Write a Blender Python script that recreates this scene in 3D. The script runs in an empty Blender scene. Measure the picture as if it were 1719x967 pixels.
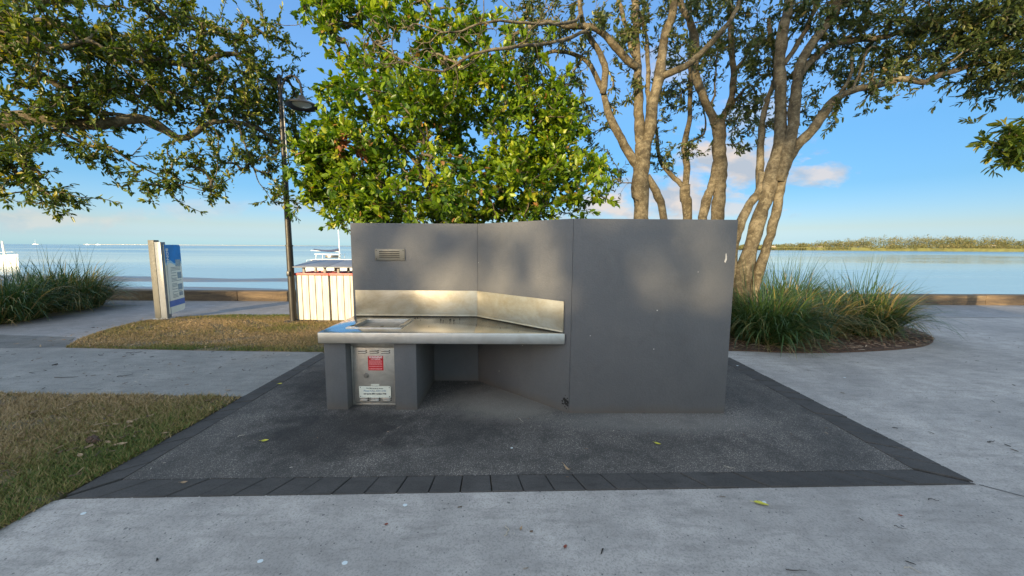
import bpy, bmesh, math, random
import numpy as np
from mathutils import Vector, Matrix

random.seed(7)
RNG = np.random.default_rng(7)
R = math.radians
S = bpy.context.scene
COL = S.collection

# ------------------------------------------------------------------ camera
F, CX, CY, H = 620.8, 859.5, 483.5, 1.6          # pixels of the 1719 px wide photograph; eye height in metres
TH = math.atan((CY - 415) / F)
ROLL = R(0.38)
FW = np.array([0, math.cos(TH), -math.sin(TH)])
_r0 = np.array([1.0, 0, 0]); _u0 = np.array([0, math.sin(TH), math.cos(TH)])
RT = math.cos(ROLL) * _r0 + math.sin(ROLL) * _u0
UP = -math.sin(ROLL) * _r0 + math.cos(ROLL) * _u0
CAM = np.array([0, 0, H])
cd = bpy.data.cameras.new('camera'); cam = bpy.data.objects.new('camera', cd); COL.objects.link(cam)
cd.sensor_width = 36; cd.lens = 36 * F / 1719; cd.clip_start = 0.05; cd.clip_end = 20000
M = Matrix(((RT[0], UP[0], -FW[0], 0), (RT[1], UP[1], -FW[1], 0), (RT[2], UP[2], -FW[2], H), (0, 0, 0, 1)))
cam.matrix_world = M
S.camera = cam
S.render.resolution_x, S.render.resolution_y = 1024, 576

# ------------------------------------------------------------------ world, sun, exposure
SUN_AZ, SUN_EL = R(28), R(9.0)                     # the sun stands behind the camera, to its left
sdir = Vector((-math.sin(SUN_AZ) * math.cos(SUN_EL), -math.cos(SUN_AZ) * math.cos(SUN_EL), math.sin(SUN_EL)))
S.view_settings.view_transform = 'Standard'; S.view_settings.look = 'None'
S.view_settings.gamma = 1; S.view_settings.use_curve_mapping = False
S.view_settings.exposure = 1.72
sl = bpy.data.lights.new('sun', 'SUN'); sun = bpy.data.objects.new('sun', sl); COL.objects.link(sun)
sl.energy = 2.9; sl.angle = R(0.6); sl.color = (1.0, 0.78, 0.46)
sun.rotation_euler = sdir.to_track_quat('Z', 'Y').to_euler()

W = bpy.data.worlds.new('World'); S.world = W; W.use_nodes = True


class NT:
    """small helper to write node trees"""
    def __init__(s, tree): s.t = tree; s.n = tree.nodes; s.l = tree.links
    def node(s, typ, **kw):
        n = s.n.new(typ)
        for k, v in kw.items():
            if k.startswith('i_'):
                key = k[2:]
                key = int(key) if key.isdigit() else key.replace('_', ' ')
                s.put(n.inputs[key], v)
            else: setattr(n, k, v)
        return n
    def put(s, sock, v):
        if isinstance(v, bpy.types.NodeSocket): s.l.new(v, sock)
        elif isinstance(v, bpy.types.Node): s.l.new(v.outputs[0], sock)
        else: sock.default_value = v
    def math(s, op, a, b=0.0, clamp=False):
        n = s.node('ShaderNodeMath', operation=op, use_clamp=clamp); s.put(n.inputs[0], a); s.put(n.inputs[1], b); return n.outputs[0]
    def noise(s, vec, scale, detail=4, rough=0.55, dist=0.0):
        n = s.node('ShaderNodeTexNoise'); s.put(n.inputs['Vector'], vec)
        n.inputs['Scale'].default_value = scale; n.inputs['Detail'].default_value = detail
        n.inputs['Roughness'].default_value = rough; n.inputs['Distortion'].default_value = dist
        return n.outputs['Fac']
    def voro(s, vec, scale, feature='F1', out='Distance', rnd=1.0):
        n = s.node('ShaderNodeTexVoronoi', feature=feature); s.put(n.inputs['Vector'], vec)
        n.inputs['Scale'].default_value = scale; n.inputs['Randomness'].default_value = rnd
        return n.outputs[out]
    def ramp(s, fac, stops, interp='LINEAR'):
        n = s.node('ShaderNodeValToRGB'); s.put(n.inputs[0], fac); r = n.color_ramp; r.interpolation = interp
        while len(r.elements) < len(stops): r.elements.new(0.5)
        for e, (p, c) in zip(r.elements, stops):
            e.position = p
            e.color = (c, c, c, 1) if isinstance(c, (int, float)) else (*c[:3], 1)
        return n.outputs[0]
    def mix(s, fac, a, b, blend='MIX'):
        n = s.node('ShaderNodeMix', data_type='RGBA', blend_type=blend)
        s.put(n.inputs[0], fac)
        for i, v in ((6, a), (7, b)):
            if isinstance(v, (tuple, list)): v = (*v[:3], 1)
            s.put(n.inputs[i], v)
        return n.outputs[2]
    def mapping(s, vec, scale=(1, 1, 1), loc=(0, 0, 0), rot=(0, 0, 0)):
        n = s.node('ShaderNodeMapping'); s.put(n.inputs[0], vec)
        n.inputs['Scale'].default_value = scale; n.inputs['Location'].default_value = loc; n.inputs['Rotation'].default_value = rot
        return n.outputs[0]


def _dir(px, py): d = (px - CX) / F, (CY - py) / F; v = FW + RT * d[0] + UP * d[1]; return v[0] / v[1], v[2] / v[1]
# (bearing, elevation, half width, half height, density) of each cloud bank
CLOUDS = [(*_dir(1235, 265), 0.19, 0.075, 0.95), (*_dir(1375, 292), 0.11, 0.030, 0.75), (*_dir(1135, 335), 0.16, 0.075, 0.9), (*_dir(1010, 345), 0.12, 0.055, 0.85), (*_dir(1270, 190), 0.12, 0.05, 0.5), (*_dir(1120, 110), 0.10, 0.05, 0.45),
          (*_dir(60, 368), 0.30, 0.030, 0.35), (*_dir(330, 352), 0.16, 0.030, 0.30), (*_dir(520, 345), 0.12, 0.030, 0.35), (*_dir(1230, 350), 0.15, 0.03, 0.6)]


def build_world():
    t = NT(W.node_tree); t.n.clear()
    out = t.node('ShaderNodeOutputWorld'); bg = t.node('ShaderNodeBackground')
    sky = t.node('ShaderNodeTexSky', sky_type='NISHITA', sun_disc=False, sun_elevation=SUN_EL,
                 sun_rotation=math.pi + SUN_AZ, altitude=0, air_density=1.0, dust_density=0.4, ozone_density=2.5)
    co = t.node('ShaderNodeTexCoord').outputs['Generated']
    sep = t.node('ShaderNodeSeparateXYZ'); t.put(sep.inputs[0], co)
    z = sep.outputs['Z']
    # the photograph's sky away from the sun is a clean blue; the unseen sky overhead and behind is brightened and warmed to fill the shade
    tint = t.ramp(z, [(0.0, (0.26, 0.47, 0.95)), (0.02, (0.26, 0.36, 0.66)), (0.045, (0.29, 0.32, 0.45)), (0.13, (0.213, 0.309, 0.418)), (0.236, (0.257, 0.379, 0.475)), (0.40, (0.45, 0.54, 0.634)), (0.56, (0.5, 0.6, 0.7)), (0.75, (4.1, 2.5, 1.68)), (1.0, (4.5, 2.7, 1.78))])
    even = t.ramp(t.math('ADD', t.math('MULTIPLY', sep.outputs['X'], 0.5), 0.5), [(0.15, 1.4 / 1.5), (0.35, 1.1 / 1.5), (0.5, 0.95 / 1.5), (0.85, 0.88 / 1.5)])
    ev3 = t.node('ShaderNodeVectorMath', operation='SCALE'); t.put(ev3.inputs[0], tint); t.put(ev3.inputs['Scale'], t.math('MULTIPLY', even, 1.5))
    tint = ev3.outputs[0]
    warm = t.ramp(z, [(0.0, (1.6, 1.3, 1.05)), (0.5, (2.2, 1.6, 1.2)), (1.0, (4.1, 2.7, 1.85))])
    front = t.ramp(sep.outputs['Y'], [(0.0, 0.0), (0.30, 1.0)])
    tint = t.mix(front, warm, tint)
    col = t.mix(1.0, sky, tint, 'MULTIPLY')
    # low evening clouds: a few banks at fixed compass directions, broken up by noise
    yy = t.math('MAXIMUM', sep.outputs['Y'], 0.05)
    cv = t.node('ShaderNodeCombineXYZ'); t.put(cv.inputs[0], t.math('DIVIDE', sep.outputs['X'], yy)); t.put(cv.inputs[1], t.math('DIVIDE', z, yy))
    uv = cv.outputs[0]
    n1 = t.noise(t.mapping(uv, (1, 2.2, 1)), 9.0, 6, 0.6, 0.3)
    n2 = t.noise(t.mapping(uv, (1, 2.2, 1), (0.0, 0.14, 0)), 9.0, 5, 0.55, 0.3)
    cl = None
    for (cu, cvv, su, sv, k) in CLOUDS:
        ln = t.node('ShaderNodeVectorMath', operation='LENGTH'); t.put(ln.inputs[0], t.mapping(uv, (1 / su, 1 / sv, 0), (-cu / su, -cvv / sv, 0)))
        m = t.ramp(t.math('ADD', ln.outputs['Value'], t.math('MULTIPLY', t.math('SUBTRACT', n1, 0.5), 2.6)), [(0.40, k), (1.12, 0.0)])
        cl = m if cl is None else t.math('MAXIMUM', cl, m)
    cl = t.math('MULTIPLY', cl, t.math('GREATER_THAN', sep.outputs['Y'], 0.06))
    ccol = t.ramp(n2, [(0.40, (1.75, 1.52, 1.36)), (0.60, (1.05, 1.16, 1.32))])
    col = t.mix(cl, col, ccol)
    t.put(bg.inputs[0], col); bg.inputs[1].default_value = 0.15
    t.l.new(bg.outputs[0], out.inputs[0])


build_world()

# ------------------------------------------------------------------ helpers


def ray(px, py): return FW + RT * (px - CX) / F - UP * (py - CY) / F


def at(px, py, Y):
    d = ray(px, py); return CAM + d * (Y / d[1])


def gnd(px, py, z=0.0):
    d = ray(px, py); return CAM + d * ((z - H) / d[2])


def tag(o, label=None, cat=None, group=None, kind=None):
    if label: o['label'] = label
    if cat: o['category'] = cat
    if group: o['group'] = group
    if kind: o['kind'] = kind
    return o


def thing(name, label, cat, loc=(0, 0, 0), rz=0.0, group=None):
    o = bpy.data.objects.new(name, None); COL.objects.link(o); o.empty_display_size = 0.1
    o.location = loc; o.rotation_euler = (0, 0, rz)
    return tag(o, label, cat, group)


def link(name, me, mat=None, parent=None, world=False):
    """link a mesh as one object; world=True keeps world coordinates under an offset parent"""
    o = bpy.data.objects.new(name, me); COL.objects.link(o)
    if mat is not None and len(me.materials) == 0: me.materials.append(mat)
    if parent is not None:
        o.parent = parent
        if world:
            bpy.context.view_layer.update()
            o.matrix_parent_inverse = (Matrix.Translation(parent.location) @ parent.rotation_euler.to_matrix().to_4x4()).inverted()
    return o


def copy_tree(o, parent=None):
    kids = [c for c in bpy.data.objects if c.parent == o]
    c = o.copy(); COL.objects.link(c)
    if parent is not None: c.parent = parent
    for k in kids: copy_tree(k, c)
    return c


class MB:
    """collects shapes into one mesh"""
    def __init__(s): s.bm = bmesh.new()
    def box(s, c, size, rz=0.0, bevel=0.0, rx=0.0, ry=0.0, seg=2, mi=0):
        r = bmesh.ops.create_cube(s.bm, size=1.0)
        vs = r['verts']
        m = Matrix.Translation(c) @ Matrix.Rotation(rz, 4, 'Z') @ Matrix.Rotation(ry, 4, 'Y') @ Matrix.Rotation(rx, 4, 'X') @ Matrix.Diagonal((*size, 1))
        bmesh.ops.transform(s.bm, matrix=m, verts=vs)
        fs = {f for v in vs for f in v.link_faces}
        for f in fs: f.material_index = mi
        if bevel > 0:
            es = list({e for v in vs for e in v.link_edges})
            bmesh.ops.bevel(s.bm, geom=es, offset=bevel, segments=seg, affect='EDGES', profile=0.5)
        return s
    def prism(s, poly, z0, z1, bevel=0.0, seg=2, mi=0):
        lo = [s.bm.verts.new((p[0], p[1], z0)) for p in poly]; hi = [s.bm.verts.new((p[0], p[1], z1)) for p in poly]
        n = len(poly); fs = []
        a = sum(poly[i][0] * poly[(i + 1) % n][1] - poly[(i + 1) % n][0] * poly[i][1] for i in range(n))
        fs.append(s.bm.faces.new(hi if a > 0 else hi[::-1])); fs.append(s.bm.faces.new(lo[::-1] if a > 0 else lo))
        for i in range(n):
            j = (i + 1) % n
            q = (lo[i], lo[j], hi[j], hi[i])
            fs.append(s.bm.faces.new(q if a > 0 else q[::-1]))
        for f in fs: f.material_index = mi
        if bevel > 0:
            es = list({e for v in lo + hi for e in v.link_edges})
            bmesh.ops.bevel(s.bm, geom=es, offset=bevel, segments=seg, affect='EDGES', profile=0.5)
        return s
    def sheet(s, poly, z, mi=0):
        vs = [s.bm.verts.new((p[0], p[1], z)) for p in poly]
        f = s.bm.faces.new(vs); f.normal_update()
        if f.normal.z < 0: f.normal_flip()
        f.material_index = mi
        return s
    def cyl(s, p0, p1, r0, r1=None, n=20, mi=0, caps=True):
        r1 = r0 if r1 is None else r1
        p0, p1 = Vector(p0), Vector(p1); d = p1 - p0
        r = bmesh.ops.create_cone(s.bm, cap_ends=caps, segments=n, radius1=r0, radius2=max(r1, 1e-5), depth=d.length)
        m = Matrix.Translation((p0 + p1) / 2) @ d.to_track_quat('Z', 'Y').to_matrix().to_4x4()
        bmesh.ops.transform(s.bm, matrix=m, verts=r['verts'])
        for v in r['verts']:
            for f in v.link_faces: f.material_index = mi
        return s
    def lathe(s, c, prof, n=28, mi=0):
        rings = []
        for (r, z) in prof:
            rings.append([s.bm.verts.new((c[0] + r * math.cos(2 * math.pi * k / n), c[1] + r * math.sin(2 * math.pi * k / n), c[2] + z)) for k in range(n)])
        for a, b in zip(rings, rings[1:]):
            for k in range(n):
                f = s.bm.faces.new((a[k], a[(k + 1) % n], b[(k + 1) % n], b[k])); f.material_index = mi
        return s
    def tube(s, pts, rad, n=10, mi=0):
        v, f = tube_arrays(np.array(pts, float), np.array([rad] * len(pts) if np.isscalar(rad) else rad, float), n, cap=True)
        vs = [s.bm.verts.new(p) for p in v]
        for q in f:
            ff = s.bm.faces.new([vs[i] for i in q]); ff.material_index = mi
        return s
    def mesh(s, name, smooth=35.0):
        bmesh.ops.recalc_face_normals(s.bm, faces=s.bm.faces) if len(s.bm.faces) else None
        me = bpy.data.meshes.new(name); s.bm.to_mesh(me); s.bm.free()
        if smooth:
            me.polygons.foreach_set('use_smooth', [True] * len(me.polygons))
            me.set_sharp_from_angle(angle=R(smooth))
        return me
    def build(s, name, mat, parent=None, smooth=35.0, world=False):
        mats = mat if isinstance(mat, (list, tuple)) else [mat]
        me = s.mesh(name, smooth)
        for m in mats: me.materials.append(m)
        return link(name, me, None, parent, world)


def tube_arrays(p, r, n=6, cap=False):
    """parallel-transport tube; returns vertex list and faces"""
    m = len(p)
    t = np.gradient(p, axis=0); t /= np.linalg.norm(t, axis=1, keepdims=True) + 1e-9
    a = np.array([0.0, 0, 1]) if abs(t[0][2]) < 0.9 else np.array([1.0, 0, 0])
    u = np.cross(t[0], a); u /= np.linalg.norm(u)
    ang = np.arange(n) * 2 * math.pi / n
    ca, sa = np.cos(ang)[:, None], np.sin(ang)[:, None]
    V = np.empty((m, n, 3))
    for i in range(m):
        u = u - t[i] * (u @ t[i]); u /= np.linalg.norm(u) + 1e-9
        w = np.cross(t[i], u)
        V[i] = p[i] + r[i] * (ca * u + sa * w)
    fs = []
    for i in range(m - 1):
        for k in range(n):
            k2 = (k + 1) % n
            fs.append((i * n + k, i * n + k2, (i + 1) * n + k2, (i + 1) * n + k))
    if cap:
        fs.append(tuple(range(n - 1, -1, -1))); fs.append(tuple((m - 1) * n + k for k in range(n)))
    return V.reshape(-1, 3), fs


def np_mesh(name, verts, quads=None, tris=None, smooth=False, attrs=None):
    """fast mesh from numpy arrays"""
    me = bpy.data.meshes.new(name)
    loops = []; starts = []; tot = []
    nv = len(verts); me.vertices.add(nv); me.vertices.foreach_set('co', np.asarray(verts, np.float32).ravel())
    li = []; ls = []; c = 0
    if quads is not None and len(quads):
        q = np.asarray(quads, np.int32); li.append(q.ravel()); ls.append(np.arange(len(q)) * 4); c += q.size
    if tris is not None and len(tris):
        q = np.asarray(tris, np.int32); li.append(q.ravel()); ls.append(c + np.arange(len(q)) * 3); c += q.size
    li = np.concatenate(li).astype(np.int32); ls = np.concatenate(ls).astype(np.int32)
    me.loops.add(len(li)); me.loops.foreach_set('vertex_index', li)
    me.polygons.add(len(ls)); me.polygons.foreach_set('loop_start', ls)
    if attrs:
        for k, a in attrs.items():
            at_ = me.attributes.new(k, 'FLOAT', 'POINT'); at_.data.foreach_set('value', np.asarray(a, np.float32))
    me.update(calc_edges=True)
    if smooth: me.polygons.foreach_set('use_smooth', [True] * len(me.polygons))
    me.validate()
    return me


# ------------------------------------------------------------------ materials
MAT = {}


def mat(name):
    m = bpy.data.materials.new(name); m.use_nodes = True
    t = NT(m.node_tree); t.n.clear()
    out = t.node('ShaderNodeOutputMaterial'); b = t.node('ShaderNodeBsdfPrincipled')
    t.l.new(b.outputs[0], out.inputs[0])
    t.b = b; t.out = out; t.m = m
    t.obj = t.node('ShaderNodeTexCoord').outputs['Object']
    t.pos = t.node('ShaderNodeNewGeometry').outputs['Position']
    MAT[name] = m
    return t


def bump(t, h, strength=0.3, dist=0.01, normal=None):
    n = t.node('ShaderNodeBump'); n.inputs['Strength'].default_value = strength; n.inputs['Distance'].default_value = dist
    t.put(n.inputs['Height'], h)
    if normal is not None: t.put(n.inputs['Normal'], normal)
    t.put(t.b.inputs['Normal'], n.outputs[0])
    return n.outputs[0]


def simple(name, col, rough=0.6, metal=0.0, var=0.12, scale=8.0, spec=None, bmp=0.0):
    t = mat(name)
    c = t.ramp(t.noise(t.obj, scale, 5, 0.6), [(0.3, tuple(x * (1 - var) for x in col)), (0.7, tuple(min(1, x * (1 + var)) for x in col))])
    t.put(t.b.inputs['Base Color'], c); t.b.inputs['Metallic'].default_value = metal
    t.put(t.b.inputs['Roughness'], t.ramp(t.noise(t.obj, scale * 2.3, 4), [(0.3, max(0, rough - 0.08)), (0.7, min(1, rough + 0.08))]))
    if spec is not None: t.b.inputs['Specular IOR Level'].default_value = spec
    if bmp: bump(t, t.noise(t.obj, scale * 12, 4), bmp, 0.004)
    return t.m


def concrete(name, base, stain, speck=0.5, tint=None, grain=1.0):
    t = mat(name); p = t.pos
    big = t.noise(p, 0.55, 5, 0.62, 0.6)
    mid = t.noise(p, 3.1, 6, 0.68, 0.3)
    streak = t.noise(t.mapping(p, (2.2, 9.0, 1), rot=(0, 0, R(12))), 1.6, 5, 0.65)
    fine = t.noise(p, 95, 3, 0.7)
    c = t.mix(t.ramp(big, [(0.34, 0.0), (0.68, 1.0)]), stain, base)
    c = t.mix(t.math('MULTIPLY', t.ramp(mid, [(0.40, 1.0), (0.62, 0.0)]), 0.45), c, tuple(x * 0.68 for x in stain))
    c = t.mix(t.math('MULTIPLY', t.ramp(streak, [(0.50, 0.0), (0.68, 1.0)]), 0.55), c, tuple(x * 0.62 for x in stain))
    c = t.mix(t.math('MULTIPLY', t.ramp(fine, [(0.36, 1.0), (0.52, 0.0)]), 0.55 * grain), c, tuple(x * 0.5 for x in stain))
    # dark pits and lichen spots
    pit = t.voro(p, 46); cellv = t.voro(p, 46, out='Color')
    sepc = t.node('ShaderNodeSeparateColor'); t.put(sepc.inputs[0], cellv)
    pm = t.math('MULTIPLY', t.math('LESS_THAN', pit, 0.22), t.math('GREATER_THAN', sepc.outputs[0], 1.0 - 0.22 * speck))
    c = t.mix(t.math('MULTIPLY', pm, 0.75), c, (0.05, 0.05, 0.05))
    pit2 = t.voro(p, 17); c2 = t.node('ShaderNodeSeparateColor'); t.put(c2.inputs[0], t.voro(p, 17, out='Color'))
    pm2 = t.math('MULTIPLY', t.math('LESS_THAN', t.math('ADD', pit2, t.math('MULTIPLY', fine, 0.3)), 0.30), t.math('GREATER_THAN', c2.outputs[1], 1.0 - 0.12 * speck))
    c = t.mix(t.math('MULTIPLY', pm2, 0.6), c, (0.045, 0.045, 0.05))
    t.put(t.b.inputs['Base Color'], c); t.b.inputs['Roughness'].default_value = 0.88
    t.b.inputs['Specular IOR Level'].default_value = 0.3
    h = t.math('ADD', t.math('MULTIPLY', fine, 0.6), t.math('MULTIPLY', mid, 0.8))
    bump(t, h, 0.5, 0.006)
    return t.m


def make_materials():
    concrete('forecourt_concrete', (0.50, 0.455, 0.415), (0.325, 0.30, 0.28), 0.32)
    concrete('path_concrete', (0.34, 0.32, 0.295), (0.235, 0.225, 0.21), 0.4)
    concrete('promenade_concrete', (0.34, 0.325, 0.32), (0.24, 0.23, 0.225), 0.8)
    concrete('old_bitumen', (0.20, 0.195, 0.185), (0.12, 0.118, 0.112), 1.0)
    concrete('paver', (0.092, 0.084, 0.079), (0.058, 0.054, 0.051), 0.4, grain=0.8)
    # exposed aggregate pad with grease stains
    t = mat('aggregate'); p = t.pos
    v = t.voro(p, 120); cc = t.node('ShaderNodeSeparateColor'); t.put(cc.inputs[0], t.voro(p, 120, out='Color'))
    stone = t.ramp(cc.outputs[0], [(0.0, (0.085, 0.072, 0.063)), (0.4, (0.18, 0.153, 0.132)), (0.80, (0.28, 0.243, 0.21)), (1.0, (0.44, 0.39, 0.35))])
    big = t.noise(p, 0.9, 5, 0.62, 0.8); mid = t.noise(p, 5, 6, 0.7, 0.4)
    c = t.mix(t.ramp(v, [(0.30, 0.0), (0.55, 1.0)]), stone, (0.095, 0.086, 0.078))
    c = t.mix(t.math('MULTIPLY', t.ramp(big, [(0.40, 1.0), (0.62, 0.0)]), 0.5), c, (0.038, 0.037, 0.036))
    c = t.mix(t.math('MULTIPLY', t.ramp(mid, [(0.38, 1.0), (0.55, 0.0)]), 0.5), c, (0.040, 0.038, 0.036))
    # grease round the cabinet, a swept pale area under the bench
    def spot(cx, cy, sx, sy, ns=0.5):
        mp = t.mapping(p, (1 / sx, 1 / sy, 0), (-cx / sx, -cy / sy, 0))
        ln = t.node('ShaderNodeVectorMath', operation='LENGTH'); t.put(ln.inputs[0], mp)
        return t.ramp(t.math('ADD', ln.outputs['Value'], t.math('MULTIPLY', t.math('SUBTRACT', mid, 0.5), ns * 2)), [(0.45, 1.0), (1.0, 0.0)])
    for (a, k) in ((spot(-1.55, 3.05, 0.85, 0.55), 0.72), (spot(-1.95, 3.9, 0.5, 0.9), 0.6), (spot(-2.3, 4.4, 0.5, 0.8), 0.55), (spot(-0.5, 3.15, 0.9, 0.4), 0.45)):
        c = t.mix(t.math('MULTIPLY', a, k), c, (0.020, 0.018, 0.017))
    c = t.mix(t.math('MULTIPLY', spot(-0.05, 3.72, 0.75, 0.55, 0.55), 0.6), c, (0.25, 0.22, 0.185))
    c = t.mix(t.math('MULTIPLY', spot(1.35, 3.28, 1.2, 0.28, 0.4), 0.40), c, (0.24, 0.22, 0.20))
    t.put(t.b.inputs['Base Color'], c); t.b.inputs['Roughness'].default_value = 0.85; t.b.inputs['Specular IOR Level'].default_value = 0.3
    bump(t, t.math('SUBTRACT', 1.0, v), 0.6, 0.006)
    # painted render of the screen wall
    t = mat('grey_paint'); p = t.obj
    rl = t.noise(p, 70, 4, 0.6); big = t.noise(p, 1.3, 4, 0.6, 0.5)
    c = t.ramp(big, [(0.3, (0.098, 0.100, 0.106)), (0.7, (0.122, 0.122, 0.126))])
    c = t.mix(t.math('MULTIPLY', t.ramp(rl, [(0.35, 1.0), (0.6, 0.0)]), 0.25), c, (0.075, 0.077, 0.082))
    run = t.noise(t.mapping(p, (5, 5, 0.5)), 1.0, 6, 0.7, 0.3)
    c = t.mix(t.math('MULTIPLY', t.ramp(run, [(0.54, 0.0), (0.72, 1.0)]), 0.16), c, (0.16, 0.155, 0.145))
    blot = t.noise(p, 3.2, 6, 0.7, 0.8)
    c = t.mix(t.math('MULTIPLY', t.ramp(blot, [(0.50, 0.0), (0.68, 1.0)]), 0.30), c, (0.078, 0.078, 0.080))
    sp = t.node('ShaderNodeSeparateXYZ'); t.put(sp.inputs[0], p)
    low = t.ramp(t.math('ADD', sp.outputs['Z'], t.math('MULTIPLY', t.noise(p, 7, 5), 0.10)), [(0.05, 1.0), (0.14, 0.0)])
    c = t.mix(t.math('MULTIPLY', low, 0.6), c, (0.115, 0.095, 0.075))
    chip = t.voro(p, 8); cs = t.node('ShaderNodeSeparateColor'); t.put(cs.inputs[0], t.voro(p, 8, out='Color'))
    cm = t.math('MULTIPLY', t.math('LESS_THAN', chip, 0.045), t.math('GREATER_THAN', cs.outputs[0], 0.86))
    c = t.mix(cm, c, (0.5, 0.49, 0.46))
    t.put(t.b.inputs['Base Color'], c); t.put(t.b.inputs['Roughness'], t.ramp(big, [(0.3, 0.52), (0.7, 0.66)]))
    t.b.inputs['Specular IOR Level'].default_value = 0.32
    bump(t, t.math('ADD', rl, t.math('MULTIPLY', t.noise(p, 16, 3), 0.9)), 0.55, 0.006)
    # stainless steel
    t = mat('stainless'); p = t.obj
    n1 = t.noise(t.mapping(p, (2, 30, 60)), 3.0, 4, 0.6); sm = t.noise(p, 5, 5, 0.65, 1.0)
    c = t.ramp(sm, [(0.30, (0.52, 0.50, 0.46)), (0.72, (0.66, 0.65, 0.62))])
    t.put(t.b.inputs['Base Color'], c); t.b.inputs['Metallic'].default_value = 1.0
    r_top = t.ramp(t.math('ADD', t.math('MULTIPLY', n1, 0.4), t.math('MULTIPLY', sm, 0.6)), [(0.3, 0.11), (0.7, 0.21)])
    # the folded front edge is brushed, the top is polished by wiping
    ns = t.node('ShaderNodeSeparateXYZ'); t.put(ns.inputs[0], t.node('ShaderNodeNewGeometry').outputs['True Normal'])
    t.put(t.b.inputs['Roughness'], t.mix(t.math('GREATER_THAN', ns.outputs['Z'], 0.6), (0.5, 0.5, 0.5), r_top))
    bump(t, t.noise(p, 5, 2), 0.02, 0.01)
    t = mat('stainless_dull'); p = t.obj
    sm = t.noise(p, 6, 6, 0.7, 0.8)
    c = t.ramp(sm, [(0.30, (0.40, 0.37, 0.32)), (0.72, (0.60, 0.57, 0.51))])
    t.put(t.b.inputs['Base Color'], c); t.b.inputs['Metallic'].default_value = 0.7
    t.put(t.b.inputs['Roughness'], t.ramp(sm, [(0.3, 0.55), (0.7, 0.36)]))
    bump(t, t.noise(p, 14, 3), 0.06, 0.01)
    # splash back: smeared with old fat
    t = mat('stainless_splash'); p = t.obj
    sm = t.noise(t.mapping(p, (1, 1, 1.6)), 2.2, 6, 0.72, 0.3)
    c = t.ramp(sm, [(0.34, (0.33, 0.28, 0.19)), (0.64, (0.46, 0.43, 0.36))])
    t.put(t.b.inputs['Base Color'], c); t.b.inputs['Metallic'].default_value = 0.85
    t.put(t.b.inputs['Roughness'], t.ramp(sm, [(0.3, 0.58), (0.7, 0.40)]))
    bump(t, t.noise(p, 12, 3), 0.08, 0.01)
    simple('vent_metal', (0.17, 0.16, 0.135), 0.5, 0.3, 0.15)
    simple('hot_plate', (0.33, 0.31, 0.28), 0.42, 0.9, 0.25, 9)
    simple('dark_slot', (0.012, 0.011, 0.010), 0.9)
    simple('red_sticker', (0.52, 0.012, 0.018), 0.45)
    simple('white_print', (0.82, 0.74, 0.72), 0.5, var=0.05)
    simple('pink_print', (0.75, 0.30, 0.30), 0.5, var=0.05)
    simple('plate_white', (0.70, 0.70, 0.60), 0.4, var=0.06)
    simple('ink_black', (0.03, 0.03, 0.03), 0.6)
    simple('ink_blue', (0.10, 0.20, 0.32), 0.6)
    simple('lamp_paint', (0.016, 0.017, 0.019), 0.42, 0.0, 0.3, 6, bmp=0.08)
    simple('pole_paint', (0.030, 0.027, 0.023), 0.45, 0.2, 0.3, 5, bmp=0.06)
    simple('conduit_grey', (0.42, 0.43, 0.44), 0.45)
    simple('lens_glass', (0.62, 0.60, 0.52), 0.2)
    t = mat('bin_white'); p = t.obj
    g = t.noise(t.mapping(p, (10, 10, 1.0)), 2.0, 5, 0.65)
    c = t.ramp(g, [(0.30, (0.42, 0.38, 0.31)), (0.62, (0.60, 0.57, 0.50))])
    t.put(t.b.inputs['Base Color'], c); t.b.inputs['Roughness'].default_value = 0.55; bump(t, g, 0.1, 0.004)
    simple('bin_red', (0.62, 0.10, 0.09), 0.5, var=0.15)
    simple('bin_dark', (0.03, 0.028, 0.026), 0.8)
    simple('bin_roof', (0.17, 0.18, 0.21), 0.45, 0.0, 0.1)
    simple('bin_post', (0.22, 0.21, 0.20), 0.6)
    simple('sign_metal', (0.105, 0.103, 0.09), 0.6, 0.0, 0.08)
    simple('sign_brown', (0.065, 0.04, 0.03), 0.6)
    simple('sign_white', (0.20, 0.21, 0.225), 0.35, var=0.04)
    simple('sign_cream', (0.78, 0.75, 0.62), 0.35, var=0.04)
    simple('sign_blue', (0.004, 0.21, 0.58), 0.6, var=0.15, scale=5)
    simple('sign_royal', (0.03, 0.13, 0.42), 0.35, var=0.1)
    simple('sign_foam', (0.30, 0.55, 0.70), 0.35, var=0.15, scale=5)
    simple('sign_photo', (0.20, 0.26, 0.30), 0.35, var=0.9, scale=60)
    simple('sign_text', (0.16, 0.16, 0.15), 0.5)
    simple('hull_white', (0.80, 0.78, 0.70), 0.35, var=0.04)
    simple('boat_glass', (0.03, 0.035, 0.04), 0.15)
    simple('sail_cover', (0.022, 0.035, 0.085), 0.7)
    simple('boat_metal', (0.75, 0.75, 0.74), 0.4, var=0.05)
    simple('boat_teal', (0.10, 0.25, 0.28), 0.4)
    simple('house_white', (0.42, 0.39, 0.34), 0.6)
    simple('house_roof', (0.30, 0.25, 0.22), 0.7)
    simple('brick', (0.27, 0.17, 0.12), 0.85, var=0.3, scale=3)
    simple('window_glass', (0.03, 0.04, 0.05), 0.08)
    # sea wall: old stained concrete / timber
    t = mat('sea_wall'); p = t.pos
    a = t.noise(t.mapping(p, (0.35, 1, 3)), 2.2, 6, 0.7, 0.4); f = t.noise(p, 30, 4)
    c = t.ramp(a, [(0.34, (0.045, 0.032, 0.024)), (0.52, (0.14, 0.095, 0.055)), (0.68, (0.27, 0.19, 0.10))])
    c = t.mix(t.math('MULTIPLY', f, 0.5), c, (0.05, 0.04, 0.03))
    t.put(t.b.inputs['Base Color'], c); t.b.inputs['Roughness'].default_value = 0.9; bump(t, t.math('ADD', f, a), 0.6, 0.02)
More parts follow.
